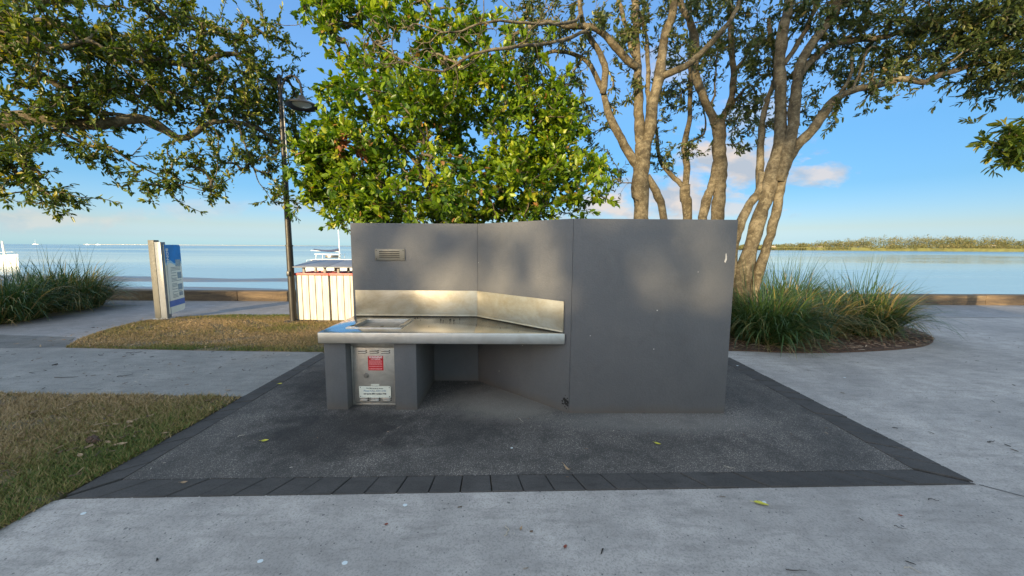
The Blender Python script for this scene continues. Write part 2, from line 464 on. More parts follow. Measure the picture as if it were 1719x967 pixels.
    # lawn soil / thatch below the blades
    t = mat('lawn_soil'); p = t.pos
    a = t.noise(p, 1.3, 5, 0.65, 0.5); f = t.noise(p, 60, 4, 0.7)
    c = t.ramp(t.math('ADD', t.math('MULTIPLY', a, 0.6), t.math('MULTIPLY', f, 0.4)), [(0.36, (0.055, 0.060, 0.022)), (0.50, (0.14, 0.105, 0.058)), (0.66, (0.22, 0.165, 0.10))])
    t.put(t.b.inputs['Base Color'], c); t.b.inputs['Roughness'].default_value = 0.95; bump(t, f, 0.8, 0.02)
    # blades: 'tint' picks the blade's own colour from dry straw to green
    t = mat('lawn_blade')
    a = t.node('ShaderNodeAttribute', attribute_name='tint').outputs['Fac']
    c = t.ramp(a, [(0.0, (0.40, 0.29, 0.16)), (0.30, (0.27, 0.185, 0.085)), (0.52, (0.20, 0.175, 0.055)), (0.75, (0.095, 0.135, 0.028)), (1.0, (0.055, 0.10, 0.020))])
    t.put(t.b.inputs['Base Color'], c); t.b.inputs['Roughness'].default_value = 0.7; t.b.inputs['Specular IOR Level'].default_value = 0.25
    # mulch
    t = mat('mulch_soil'); p = t.pos
    f = t.noise(p, 45, 5, 0.7); c = t.ramp(f, [(0.3, (0.03, 0.018, 0.013)), (0.6, (0.12, 0.068, 0.043)), (0.8, (0.22, 0.14, 0.085))])
    t.put(t.b.inputs['Base Color'], c); t.b.inputs['Roughness'].default_value = 0.95; bump(t, f, 0.8, 0.03)
    t = mat('mulch_chip'); a = t.node('ShaderNodeAttribute', attribute_name='tint').outputs['Fac']
    c = t.ramp(a, [(0.0, (0.03, 0.018, 0.012)), (0.45, (0.17, 0.085, 0.05)), (0.8, (0.32, 0.20, 0.12)), (1.0, (0.48, 0.38, 0.27))])
    t.put(t.b.inputs['Base Color'], c); t.b.inputs['Roughness'].default_value = 0.9
    t = mat('lawn_chip'); a = t.node('ShaderNodeAttribute', attribute_name='tint').outputs['Fac']
    c = t.ramp(a, [(0.0, (0.05, 0.03, 0.02)), (0.6, (0.16, 0.095, 0.05)), (1.0, (0.34, 0.24, 0.15))])
    t.put(t.b.inputs['Base Color'], c); t.b.inputs['Roughness'].default_value = 0.85
    t = mat('litter'); a = t.node('ShaderNodeAttribute', attribute_name='tint').outputs['Fac']
    c = t.ramp(a, [(0.0, (0.018, 0.015, 0.013)), (0.6, (0.06, 0.045, 0.035)), (0.9, (0.16, 0.10, 0.06)), (1.0, (0.5, 0.46, 0.40))])
    t.put(t.b.inputs['Base Color'], c); t.b.inputs['Roughness'].default_value = 0.85
    # leaves
    def leafmat(name, stops, trans=0.35, gloss=0.38):
        t = mat(name); a = t.node('ShaderNodeAttribute', attribute_name='tint').outputs['Fac']
        c = t.ramp(a, stops)
        t.put(t.b.inputs['Base Color'], c); t.b.inputs['Roughness'].default_value = gloss
        t.b.inputs['Specular IOR Level'].default_value = 0.45
        tr = t.node('ShaderNodeBsdfTranslucent'); hs = t.node('ShaderNodeHueSaturation'); hs.inputs['Value'].default_value = 1.5; hs.inputs['Saturation'].default_value = 1.15
        t.put(hs.inputs['Color'], c); t.put(tr.inputs['Color'], hs.outputs[0])
        ms = t.node('ShaderNodeMixShader'); ms.inputs[0].default_value = trans
        t.l.new(t.b.outputs[0], ms.inputs[1]); t.l.new(tr.outputs[0], ms.inputs[2]); t.l.new(ms.outputs[0], t.out.inputs[0])
    leafmat('leaf_bright', [(0.0, (0.028, 0.075, 0.008)), (0.42, (0.105, 0.185, 0.010)), (0.80, (0.26, 0.34, 0.020)), (0.97, (0.38, 0.34, 0.035)), (1.0, (0.34, 0.17, 0.06))])
    leafmat('leaf_dark', [(0.0, (0.034, 0.066, 0.012)), (0.45, (0.080, 0.120, 0.018)), (0.80, (0.19, 0.215, 0.028)), (1.0, (0.34, 0.29, 0.05))], 0.33)
    leafmat('leaf_olive', [(0.0, (0.036, 0.060, 0.020)), (0.55, (0.075, 0.102, 0.026)), (0.9, (0.15, 0.165, 0.040)), (1.0, (0.22, 0.16, 0.06))], 0.28)
    leafmat('strap_leaf', [(0.0, (0.026, 0.060, 0.022)), (0.45, (0.050, 0.100, 0.028)), (0.75, (0.095, 0.135, 0.035)), (0.9, (0.26, 0.20, 0.07)), (1.0, (0.34, 0.25, 0.12))], 0.2, 0.45)
    leafmat('dead_leaf', [(0.0, (0.30, 0.12, 0.06)), (1.0, (0.42, 0.20, 0.10))], 0.2, 0.7)
    leafmat('far_foliage', [(0.0, (0.065, 0.080, 0.022)), (0.5, (0.12, 0.12, 0.040)), (1.0, (0.18, 0.15, 0.065))], 0.1, 0.8)
    simple('far_scrub', (0.10, 0.105, 0.035), 0.95, var=0.3, scale=0.05)
    # bark
    t = mat('bark'); p = t.obj
    ring = t.noise(t.mapping(p, (7, 7, 22)), 1.3, 6, 0.72, 0.5); pat = t.noise(p, 4.5, 5, 0.65, 0.6); fine = t.noise(p, 55, 4, 0.7)
    c = t.ramp(pat, [(0.36, (0.055, 0.045, 0.028)), (0.50, (0.115, 0.094, 0.058)), (0.64, (0.20, 0.168, 0.112))])
    c = t.mix(t.math('MULTIPLY', t.ramp(ring, [(0.38, 1.0), (0.55, 0.0)]), 0.35), c, (0.07, 0.055, 0.04))
    lich = t.noise(p, 17, 5, 0.7, 0.4)
    c = t.mix(t.math('MULTIPLY', t.ramp(lich, [(0.52, 0.0), (0.62, 1.0)]), 0.55), c, (0.225, 0.20, 0.135))
    c = t.mix(t.math('MULTIPLY', t.ramp(lich, [(0.36, 1.0), (0.46, 0.0)]), 0.55), c, (0.045, 0.038, 0.026))
    c = t.mix(t.math('MULTIPLY', t.ramp(fine, [(0.35, 1.0), (0.5, 0.0)]), 0.4), c, (0.05, 0.042, 0.032))
    t.put(t.b.inputs['Base Color'], c); t.b.inputs['Roughness'].default_value = 0.9; t.b.inputs['Specular IOR Level'].default_value = 0.2
    bump(t, t.math('ADD', ring, t.math('MULTIPLY', fine, 0.6)), 0.7, 0.02)
    # water
    t = mat('water'); p = t.pos
    w1 = t.noise(t.mapping(p, (0.10, 0.35, 1)), 1.0, 5, 0.6, 0.3); w2 = t.noise(t.mapping(p, (1.0, 3.2, 1)), 1.0, 4, 0.6)
    patch = t.noise(t.mapping(p, (0.004, 0.02, 1)), 1.0, 5, 0.6, 0.4)
    t.b.inputs['Base Color'].default_value = (0.20, 0.33, 0.37, 1)
    t.put(t.b.inputs['Roughness'], t.ramp(patch, [(0.35, 0.06), (0.65, 0.22)]))
    t.b.inputs['IOR'].default_value = 1.33
    # a breeze ruffles the open water further out
    py = t.node('ShaderNodeSeparateXYZ'); t.put(py.inputs[0], p)
    far = t.ramp(t.math('ADD', t.math('DIVIDE', py.outputs['Y'], 1500), t.math('MULTIPLY', t.math('SUBTRACT', patch, 0.5), 0.5)), [(0.12, 0.0), (0.32, 1.0)])
    t.put(t.b.inputs['Base Color'], t.mix(far, (0.27, 0.37, 0.38), (0.07, 0.18, 0.28)))  # colour darkened far out to paint in the reflection of higher sky
    bump(t, t.math('ADD', w1, t.math('MULTIPLY', w2, 0.25)), 0.055, 0.25)
    t.put([n for n in t.n if n.type == 'BUMP'][0].inputs['Strength'], t.math('ADD', 0.05, t.math('MULTIPLY', far, 0.5)))
    # beach
    t = mat('wet_sand'); p = t.pos
    a = t.noise(t.mapping(p, (0.25, 0.9, 1)), 1.0, 5, 0.65)
    c = t.ramp(a, [(0.35, (0.10, 0.10, 0.10)), (0.65, (0.17, 0.165, 0.155))])
    t.put(t.b.inputs['Base Color'], c); t.put(t.b.inputs['Roughness'], t.ramp(a, [(0.4, 0.28), (0.6, 0.6)]))
    bump(t, t.noise(t.mapping(p, (1.5, 5, 1)), 1.0, 4), 0.4, 0.03)
    t = mat('fallen_yellow'); c = t.ramp(t.noise(t.obj, 30, 3), [(0.3, (0.38, 0.34, 0.03)), (0.7, (0.55, 0.50, 0.06))]); t.put(t.b.inputs['Base Color'], c); t.b.inputs['Roughness'].default_value = 0.5
    t = mat('fallen_tan'); c = t.ramp(t.noise(t.obj, 30, 3), [(0.3, (0.26, 0.165, 0.09)), (0.7, (0.40, 0.28, 0.17))]); t.put(t.b.inputs['Base Color'], c); t.b.inputs['Roughness'].default_value = 0.7
    t = mat('fallen_red'); c = t.ramp(t.noise(t.obj, 30, 3), [(0.3, (0.16, 0.03, 0.015)), (0.7, (0.25, 0.06, 0.03))]); t.put(t.b.inputs['Base Color'], c); t.b.inputs['Roughness'].default_value = 0.7
    simple('twig_bark', (0.06, 0.05, 0.045), 0.85)
    simple('twig_pale', (0.38, 0.33, 0.26), 0.85)
    simple('spot_white', (0.55, 0.60, 0.62), 0.6, var=0.05)
    simple('scrape', (0.42, 0.41, 0.39), 0.7, var=0.2)
    simple('joint', (0.05, 0.048, 0.045), 0.95)


make_materials()

# ------------------------------------------------------------------ the ground


def structure(o): return tag(o, kind='structure')


def smooth_poly(pts, n=6):
    """closed Catmull-Rom outline"""
    P = np.array(pts, float); m = len(P); out = []
    for i in range(m):
        a, b, c, d = P[(i - 1) % m], P[i], P[(i + 1) % m], P[(i + 2) % m]
        for k in range(n):
            t = k / n
            out.append(0.5 * ((2 * b) + (-a + c) * t + (2 * a - 5 * b + 4 * c - d) * t * t + (-a + 3 * b - 3 * c + d) * t ** 3))
    return [tuple(x) for x in out]


def inside(poly, x, y):
    P = np.array(poly); res = np.zeros(len(x), bool); j = len(P) - 1
    for i in range(len(P)):
        xi, yi, xj, yj = P[i, 0], P[i, 1], P[j, 0], P[j, 1]
        c = ((yi > y) != (yj > y)) & (x < (xj - xi) * (y - yi) / (yj - yi + 1e-12) + xi)
        res ^= c; j = i
    return res


SW_L, SW_R = 10.45, 11.0     # sea wall's near face at x = -40 and x = +40


def build_ground():
    structure(MB().sheet([(-90, -90), (90, -90), (90, 11.05), (-90, 10.2)], -0.030).build('park_ground', MAT['lawn_soil'], smooth=0))
    structure(MB().sheet([(-45, 5.45), (-2.9, 5.45), (3.2, 5.3), (3.2, 8.75), (45, 8.6), (45, 11.05), (-45, 10.45)], -0.012).build('promenade', MAT['promenade_concrete'], smooth=0))
    structure(MB().sheet([(-2.93, -9), (40, -9), (40, 8.77), (3.2, 8.9), (3.2, 2.39), (-2.82, 2.19), (-2.90, 2.15)], -0.006).build('forecourt', MAT['forecourt_concrete'], smooth=0))
    structure(MB().sheet([(-40, 3.83), (-2.85, 3.795), (-2.86, 5.49), (-6.97, 5.64), (-8.2, 5.55), (-12, 4.9), (-40, 4.5)], -0.004).build('path', MAT['path_concrete'], smooth=0))
    structure(MB().sheet([(-40, 4.5), (-12, 4.9), (-8.2, 5.55), (-6.97, 5.66), (-7.6, 6.3), (-9.2, 6.45), (-40, 6.3)], -0.008).build('old_path', MAT['old_bitumen'], smooth=0))
    pad = [(-2.66, 2.375), (2.95, 2.55), (3.02, 5.3), (-2.70, 5.35)]
    structure(MB().prism(pad, -0.1, 0.0).build('barbecue_pad', MAT['aggregate'], smooth=0))
    # paver border: one structure of individually laid blocks
    b = MB()
    def row(p0, p1, q0, q1, n, gap=0.0036):
        for i in range(n):
            a, c = i / n, (i + 1) / n
            e = gap / max(1e-6, math.dist(p0, p1))
            L = lambda P, Q, t: (P[0] + (Q[0] - P[0]) * t, P[1] + (Q[1] - P[1]) * t)
            z = random.uniform(0.000, 0.007)
            b.prism([L(p0, p1, a + e), L(p0, p1, c - e), L(q0, q1, c - e), L(q0, q1, a + e)], -0.08, z, 0.004, 1)
    row((-2.835, 2.182), (3.215, 2.389), (-2.655, 2.370), (2.945, 2.545), 29)
    row((-2.845, 2.20), (-2.87, 5.44), (-2.665, 2.39), (-2.70, 5.34), 16, .006)
    row((3.222, 2.405), (3.225, 5.33), (2.955, 2.565), (3.02, 5.30), 15, .006)
    structure(b.build('paver_border', MAT['paver'], smooth=30))
    # bed of mulch behind the wall
    bed = smooth_poly([(-1.2, 5.9), (1.2, 5.72), (3.4, 5.70), (4.5, 5.60), (5.7, 5.72), (6.9, 6.05), (7.75, 6.7), (8.1, 7.6), (7.6, 8.5), (6, 9.0), (3, 9.1), (0, 9.0), (-1.5, 8.2), (-1.8, 6.8)])
    me_b = MB()
    me_b.prism(bed, -0.05, 0.02)
    structure(me_b.build('garden_bed', MAT['mulch_soil'], smooth=0))
    # loose mulch chips
    n = 9500
    x = RNG.uniform(1.5, 8.2, n); y = RNG.uniform(5.5, 9.0, n)
    k = inside([(p[0], p[1]) for p in bed], x, y); x, y = x[k], y[k]
    blades = chips(x, y, 0.022, (0.03, 0.10), (0.006, 0.016), 0.03)
    tag(link('mulch', blades, MAT['mulch_chip']), 'brown bark mulch spread under the strappy grasses', 'mulch', kind='stuff')
    # lawns: outline sheets, then blades
    lawn1 = [(-40, -14), (-2.90, -14), (-2.895, 1.0), (-2.885, 2.0), (-2.862, 2.5), (-2.875, 3.76), (-3.3, 3.79), (-5.5, 3.815), (-40, 3.85)]
    lawn2 = [(-2.88, 5.47), (-4.9, 5.52), (-6.95, 5.62), (-7.1, 5.80), (-7.35, 6.15), (-7.62, 6.75), (-7.78, 7.35), (-7.78, 7.75), (-7.5, 8.12), (-6.5, 8.45), (-5.15, 8.50), (-3.5, 8.6), (-1.2, 8.65), (-1.2, 5.45)]
    structure(MB().prism(lawn1, -0.06, 0.004).build('lawn', MAT['lawn_soil'], smooth=0))
    structure(MB().prism(lawn2, -0.06, -0.001).build('lawn', MAT['lawn_soil'], smooth=0))
    structure(MB().sheet([(-60, -14.0), (60, -14.0), (60, -80), (-60, -80)], -0.02).build('back_lawn', MAT['lawn_soil'], smooth=0))
    def blob(x, y, cx, cy, r): return np.clip(1 - np.hypot(x - cx, y - cy) / r, 0, 1)
    n = 130000
    x = -2.83 - 5.4 * RNG.random(n) ** 1.3; y = RNG.uniform(1.35, 3.84, n)
    k = inside(lawn1, x - 0.03 * RNG.random(len(x)), y); x, y = x[k], y[k]
    nz = np.sin(x * 3.1 + np.sin(y * 2.3) * 1.3) * 0.5 + np.sin(y * 4.7 + x * 1.9) * 0.35
    bare = np.sin(x * 5.3 + 2.0 * np.sin(y * 3.1)) * np.sin(y * 6.1 + 1.5 * np.sin(x * 2.7)); k = (bare < 0.45) | (RNG.random(len(x)) < 0.35); x, y, nz = x[k], y[k], nz[k]
    g = 0.32 - 0.15 * (y - 2.4) + 0.16 * nz + 0.5 * blob(x, y, -3.05, 3.5, 0.75) + 0.40 * blob(x, y, -3.0, 2.7, 0.7) + 0.25 * blob(x, y, -3.3, 1.8, 1.2)
    me = blade_mesh(x, y, 0.004, (0.015, 0.052), 0.0034, np.clip(g + RNG.normal(0, 0.2, len(x)), 0, 1))
    tag(link('grass', me, MAT['lawn_blade']), 'short dry lawn beside the paver border in the foreground', 'grass', kind='stuff')
    n = 150000
    x = RNG.uniform(-8.1, -1.6, n); y = RNG.uniform(5.45, 8.6, n)
    k = inside(lawn2, x, y); x, y = x[k], y[k]
    nz = np.sin(x * 2.1 + np.sin(y * 3.3) * 1.3) * 0.5 + np.sin(y * 3.7 - x * 1.3) * 0.4
    edge = np.clip(1 - (y - 5.55) / 0.35, 0, 1) + np.clip(1 - (8.45 - y) / 0.7, 0, 1)
    bare = np.sin(x * 4.1 + 2.0 * np.sin(y * 2.6)) * np.sin(y * 4.7 + 1.5 * np.sin(x * 2.2)); k = (bare < 0.4) | (RNG.random(len(x)) < 0.3); x, y, nz, edge = x[k], y[k], nz[k], edge[k]
    g = 0.24 + 0.18 * nz + 0.45 * edge + 0.25 * blob(x, y, -7.3, 7.0, 1.0) + 0.3 * blob(x, y, -4.2, 7.0, 0.8)
    me = blade_mesh(x, y, 0.0, (0.010, 0.036), 0.0042, np.clip(g + RNG.normal(0, 0.18, len(x)), 0, 1))
    tag(link('grass', me, MAT['lawn_blade']), 'sunlit patch of dry lawn in front of the white bins', 'grass', kind='stuff')
    # joints cut in the concrete
    j = MB()
    def joint(pts, w=0.010, z=-0.0025):
        for (a, c) in zip(pts, pts[1:]):
            d = Vector((c[0] - a[0], c[1] - a[1])); nrm = Vector((-d.y, d.x)).normalized() * w / 2
            j.sheet([(a[0] + nrm.x, a[1] + nrm.y), (a[0] - nrm.x, a[1] - nrm.y), (c[0] - nrm.x, c[1] - nrm.y), (c[0] + nrm.x, c[1] + nrm.y)], z)
    joint([(3.225, 2.385), (3.42, 2.22), (3.63, 2.06), (3.80, 1.88), (4.4, 1.3)], 0.008)
    joint([(3.42, 2.22), (3.75, 2.14), (4.2, 2.02), (5.2, 1.8)], 0.006)
    joint([(7.9, 8.76), (40, 8.76)], 0.03)
    structure(j.build('path_joint', MAT['joint'], smooth=0))


def blade_mesh(x, y, z, hr, w, tint):
    n = len(x); h = RNG.uniform(*hr, n); a = RNG.uniform(0, 2 * math.pi, n); lean = RNG.uniform(0.2, 1.5, n) * h
    b = RNG.uniform(0, 2 * math.pi, n); ww = w * RNG.uniform(0.6, 1.5, n)
    P = np.stack([x, y, np.full(n, z)], 1)
    sd = np.stack([np.cos(a), np.sin(a), np.zeros(n)], 1) * ww[:, None]
    ld = np.stack([np.cos(b) * lean, np.sin(b) * lean, h], 1)
    V = np.stack([P - sd, P + sd, P + ld], 1).reshape(-1, 3)
    T = np.arange(n * 3).reshape(n, 3)
    return np_mesh('blades', V, tris=T, attrs={'tint': np.repeat(tint, 3)})


def chips(x, y, z, lr, wr, lift):
    n = len(x); l = RNG.uniform(*lr, n) / 2; w = RNG.uniform(*wr, n) / 2; a = RNG.uniform(0, 2 * math.pi, n)
    d = np.stack([np.cos(a), np.sin(a), RNG.normal(0, 0.18, n)], 1); s = np.stack([-np.sin(a), np.cos(a), RNG.normal(0, 0.3, n)], 1)
    P = np.stack([x, y, z + RNG.uniform(0.004, lift, n)], 1)
    up = np.zeros((n, 3)); up[:, 2] = 0.003 + 0.25 * w
    A, B = d * l[:, None], s * w[:, None]
    V = np.stack([P - A - B, P + A - B * .6, P + A + B * .6, P - A + B, P + up - A * .7, P + up + A * .7], 1).reshape(-1, 3)
    i = np.arange(n)[:, None] * 6
    Q = np.concatenate([i + np.array([[0, 1, 5, 4]]), i + np.array([[2, 3, 4, 5]])])
    T = np.concatenate([i + np.array([[1, 2, 5]]), i + np.array([[3, 0, 4]])])
    return np_mesh('chips', V, Q, T, attrs={'tint': np.repeat(RNG.random(n), 6)})


build_ground()


def build_shore():
    # beach terrain: one sheet to the horizon, mostly below the water
    xs = np.concatenate([np.linspace(-5000, -80, 12), np.linspace(-70, 70, 140), np.linspace(80, 5000, 12)])
    ys = np.concatenate([np.linspace(10.7, 60, 110), np.linspace(70, 9000, 20)])
    X, Y = np.meshgrid(xs, ys)
    d = Y - 10.7
    sh = np.interp(X, [-70, -6, 4, 12, 70], [0, 0, -0.8, -1.6, -1.8])
    Z = -0.95 - 0.0145 * d + sh * np.clip(d / 3, 0.4, 1)
    amp = np.exp(-((d - 18) / 13) ** 2)
    Z += amp * (0.17 * np.sin(Y * 0.72 + 0.6 * np.sin(X * 0.11) + X * 0.05) + 0.06 * np.sin(X * 0.21 + Y * 0.3) + 0.04 * np.sin(X * 0.47 - Y * 0.9))
    Z = np.where(Y > 60, np.minimum(Z, -2.5), Z)
    n, m = X.shape
    V = np.stack([X, Y, Z], 2).reshape(-1, 3)
    I = np.arange(n * m).reshape(n, m)
    Q = np.stack([I[:-1, :-1], I[:-1, 1:], I[1:, 1:], I[1:, :-1]], -1).reshape(-1, 4)
    structure(link('beach', np_mesh('beach', V, Q, smooth=True), MAT['wet_sand']))
    structure(MB().sheet([(-9000, 10.8), (9000, 10.8), (9000, 9000), (-9000, 9000)], -1.2).build('sea', MAT['water'], smooth=0))
    # sea wall
    w = MB()
    for i in range(40):
        x0, x1 = -40 + 2 * i, -38 + 2 * i
        y0 = SW_L + (SW_R - SW_L) * (x0 + 40) / 80; y1 = SW_L + (SW_R - SW_L) * (x1 + 40) / 80
        top = 0.275 + random.uniform(-0.006, 0.006)
        w.prism([(x0 + .004, y0), (x1 - .004, y1), (x1 - .004, y1 + .36), (x0 + .004, y0 + .36)], -2.2, top, 0.02, 2)
    o = w.build('sea_wall', MAT['sea_wall']); tag(o, 'low stained brown sea wall running along the promenade', 'sea wall')
    # far shore on the right: low land under one long wood
    P = [(430, 905), (700, 872), (1300, 862), (2400, 870), (3000, 1000), (3000, 1500), (430, 1300)]
    structure(MB().prism(P, -3, 6.0, 2.5, 2).build('far_shore', MAT['far_scrub']))
    N = 120000
    # crowns: lumps of different height along the shore, each filled with leaf sized faces
    cxs, cys, crs, chs = [], [], [], []
    def top(x):   # height of the wood above the water along the shore
        px = np.interp(x, [600, 700, 800, 960, 1240, 1400, 2600], [12, 14, 20, 38, 35, 31, 36])
        return px
    for i in range(900):
        x = random.uniform(470, 2300); y = 872 + random.random() ** 1.6 * 180
        hh = top(x) * random.uniform(0.7, 1.06) * (0.40 if y < 900 else 1.0)
        r = random.uniform(8, 19) * (0.7 if x < 760 else 1)
        cxs.append(x); cys.append(y); crs.append(r); chs.append(hh)
    cxs, cys, crs, chs = map(np.array, (cxs, cys, crs, chs))
    i = RNG.integers(0, len(cxs), N)
    dv = RNG.normal(size=(N, 3)); dv /= np.linalg.norm(dv, axis=1, keepdims=True)
    rr = RNG.random(N) ** 0.25
    C = np.stack([cxs[i] + dv[:, 0] * crs[i] * rr, cys[i] + dv[:, 1] * crs[i] * rr, np.maximum(0.8, chs[i] * 0.60 + dv[:, 2] * chs[i] * 0.42 * rr)], 1)
    me = leaf_cards(C, RNG.normal(size=(N, 3)) + np.array([0, -0.2, 0.5]), RNG.uniform(1.3, 2.8, N), 0.6, np.clip(RNG.normal(0.5, 0.22, N) + (cxs[i] * 0.013 % 0.4) - 0.2, 0, 1))
    tag(link('far_woodland', me, MAT['far_foliage']), 'long low olive wood along the far shore across the water', 'woodland', kind='stuff')
    # distant shore on the left horizon
    structure(MB().prism([(-6000, 5200), (-3400, 5600), (-1300, 6100), (-1300, 6300), (-6000, 6300)], -3, 5, 2, 1).build('distant_shore', MAT['wet_sand']))


def leaf_cards(C, D, L, wr, tint, fold=0.25):
    """pointed leaf faces, two quads folded along the midrib"""
    n = len(C)
    D = D / (np.linalg.norm(D, axis=1, keepdims=True) + 1e-9)
    A = RNG.normal(size=(n, 3)) * 0.5 + np.array([0, 0, 1.0])
    Sd = np.cross(D, A); Sd /= np.linalg.norm(Sd, axis=1, keepdims=True) + 1e-9
    U = np.cross(Sd, D)
    L = L[:, None]; w = L * wr / 2
    droop = -U * L * 0.10
    P0 = C; tip = C + D * L + droop
    l1 = C + D * L * .33 + Sd * w + U * w * fold; l2 = C + D * L * .76 + Sd * w * .88 + U * w * fold + droop * .5
    r1 = C + D * L * .33 - Sd * w + U * w * fold; r2 = C + D * L * .76 - Sd * w * .88 + U * w * fold + droop * .5
    V = np.stack([P0, l1, l2, tip, r2, r1], 1).reshape(-1, 3)
    i = np.arange(n)[:, None] * 6
    Q = np.concatenate([i + np.array([[0, 1, 2, 3]]), i + np.array([[0, 3, 4, 5]])])
    return np_mesh('leaves', V, Q, attrs={'tint': np.repeat(tint, 6)})


build_shore()

# ------------------------------------------------------------------ trees


def resample(P, step=0.10):
    P = np.array(P, float); m = len(P)
    Q = np.vstack([2 * P[0] - P[1], P, 2 * P[-1] - P[-2]]); out = []; ts = []
    for i in range(1, m):
        a, b, c, d = Q[i - 1], Q[i], Q[i + 1], Q[i + 2]
        k = max(2, int(np.linalg.norm(c - b) / step))
        for j in range(k):
            t = j / k
            out.append(0.5 * ((2 * b) + (-a + c) * t + (2 * a - 5 * b + 4 * c - d) * t * t + (-a + 3 * b - 3 * c + d) * t ** 3)); ts.append((i - 1 + t) / (m - 1))
    out.append(P[-1]); ts.append(1.0)
    return np.array(out), np.array(ts)


def grow_tree(name, label, base, limbs, blobs, leafmat, leaf_len, leaf_w, per=8, group=None, twig_r=0.0035, seed=1, droop=-0.1, bias=0.5, bare=0.0, leaf_spread=0.16, dead=None, dens=1.0, clump=0, crad=0.12, tmean=0.45):
    """limbs: [(points, r0, r1)]; blobs: [(centre, radii, number of leaf clusters)]"""
    global RNG
    rng = np.random.default_rng(seed)
    root = thing(name, label, 'tree', tuple(base), group=group)
    LV, LF, off = [], [], 0
    NP, NT_, NR = [], [], []
    for (pts, r0, r1) in limbs:
        P, ts = resample(pts)
        w = np.cumsum(rng.normal(0, 0.0075, P.shape), axis=0); w -= np.linspace(0, 1, len(P))[:, None] * w[-1]
        P = P + w
        r = (r0 + (r1 - r0) * ts ** 0.9) * 0.93
        ln = np.arange(len(P))
        r = r * (1 + 0.06 * np.sin(ln * 0.31 + seed) + 0.05 * np.sin(ln * 0.83 + 2 * seed) + rng.normal(0, 0.02, len(P)))
        v, f = tube_arrays(P, r, 12 if r0 > 0.05 else 8, cap=True)
        n_s = 12 if r0 > 0.05 else 8
        v = v + (v - np.repeat(P, n_s, 0)) * rng.normal(0, 0.05, len(v))[:, None]
        LV.append(v); LF += [tuple(i + off for i in q) for q in f]; off += len(v)
        d = np.gradient(P, axis=0); d /= np.linalg.norm(d, axis=1, keepdims=True) + 1e-9
        k = np.arange(len(P)) > len(P) * (0.55 if r0 > 0.09 else 0.15)
        NP.append(P[k]); NT_.append(d[k]); NR.append(r[k])
    V = np.vstack(LV)
    me = bpy.data.meshes.new('trunk'); me.from_pydata([tuple(x) for x in V], [], LF); me.update()
    me.polygons.foreach_set('use_smooth', [True] * len(me.polygons))
    link('trunk', me, MAT['bark'], root, True)
    # leaf clusters
    C = []
    BF = []
    for (c, rad, n, *bf) in blobs:
        n = int(n * dens)
        m = max(2, int(n / clump)) if clump else n
        d = rng.normal(size=(m, 3)); d /= np.linalg.norm(d, axis=1, keepdims=True)
        cc = np.array(c) + d * np.array(rad) * (rng.random((m, 1)) ** bias)
        if clump:
            q = rng.integers(0, m, n); cc = cc[q] + rng.normal(0, 1, (n, 3)) * crad * rng.uniform(.6, 1.3, (m, 1))[q]
        C.append(cc); BF.append(np.full(n, bool(bf and bf[0])))
    C = np.vstack(C); BF = np.concatenate(BF); tip_bare = []
    NP = np.vstack(NP); NT_ = np.vstack(NT_); NR = np.concatenate(NR)
    dist = np.array([np.min(np.sum((NP - c) ** 2, 1)) for c in C])
    order = np.argsort(dist)
    cap = len(NP) + len(C) * 7
    P = np.zeros((cap, 3)); T = np.zeros((cap, 3)); par = -np.ones(cap, int); fix = np.zeros(cap)
    n0 = len(NP); P[:n0] = NP; T[:n0] = NT_; fix[:n0] = NR
    n = n0; chains = []; tips = []
    for ci in order:
        c = C[ci]
        dd = c - P[:n]; d2 = np.sqrt(np.sum(dd * dd, 1)) + 1e-6
        cosv = np.sum(dd * T[:n], 1) / d2
        cost = d2 * (1.35 - 0.45 * cosv)
        a = int(np.argmin(cost)); L = d2[a]
        k = int(np.clip(L / 0.14, 2, 7))
        p0 = P[a]; m = p0 + T[a] * L * 0.42 + rng.normal(0, 0.06, 3) * L
        ch = [a]
        prev = p0; pi = a
        for j in range(1, k + 1):
            t = j / k; q = (1 - t) ** 2 * p0 + 2 * t * (1 - t) * m + t * t * c + (rng.normal(0, 0.03, 3) * L if j < k else 0)
            P[n] = q; dv = q - prev; T[n] = dv / (np.linalg.norm(dv) + 1e-9); par[n] = pi
            ch.append(n); pi = n; prev = q; n += 1
            if n >= cap - 1: break
        chains.append(ch); tips.append(pi); tip_bare.append(BF[ci])
    cnt = np.zeros(n)
    for tp in tips:
        i = tp
        while i >= n0: cnt[i] += 1; i = par[i]
    rad = twig_r * np.maximum(cnt, 1) ** 0.42
    V, Fq, off = [], [], 0
    for ch in chains:
        p = P[ch]; r = rad[ch].copy()
        if ch[0] < n0: r[0] = min(fix[ch[0]] * 0.8, r[1] * 1.25)
        else: r[0] = min(rad[ch[0]], r[1] * 1.2)
        r[-1] *= 0.6
        ns = 4 if r.max() < 0.012 else 6
        v, f = tube_arrays(p, r, ns)
        V.append(v); Fq += [tuple(i + off for i in q) for q in f]; off += len(v)
    link('twigs', np_mesh('twigs', np.vstack(V), np.array(Fq), smooth=True), MAT['bark'], root, True)
    # leaves in rosettes round every twig end
    tp = np.array(tips)[~np.array(tip_bare)]
    if bare > 0: tp = tp[rng.random(len(tp)) > bare]
    m = len(tp); k = rng.poisson(per, m).clip(3, per * 2)
    idx = np.repeat(np.arange(m), k); N = len(idx)
    tdir = T[tp][idx]; pos = P[tp][idx]
    rd = rng.normal(size=(N, 3)); rd -= tdir * np.sum(rd * tdir, 1)[:, None]; rd /= np.linalg.norm(rd, axis=1, keepdims=True) + 1e-9
    along = rng.random(N) ** 0.7
    pos = pos - tdir * (1 - along)[:, None] * leaf_spread + rng.normal(0, 0.01, (N, 3))
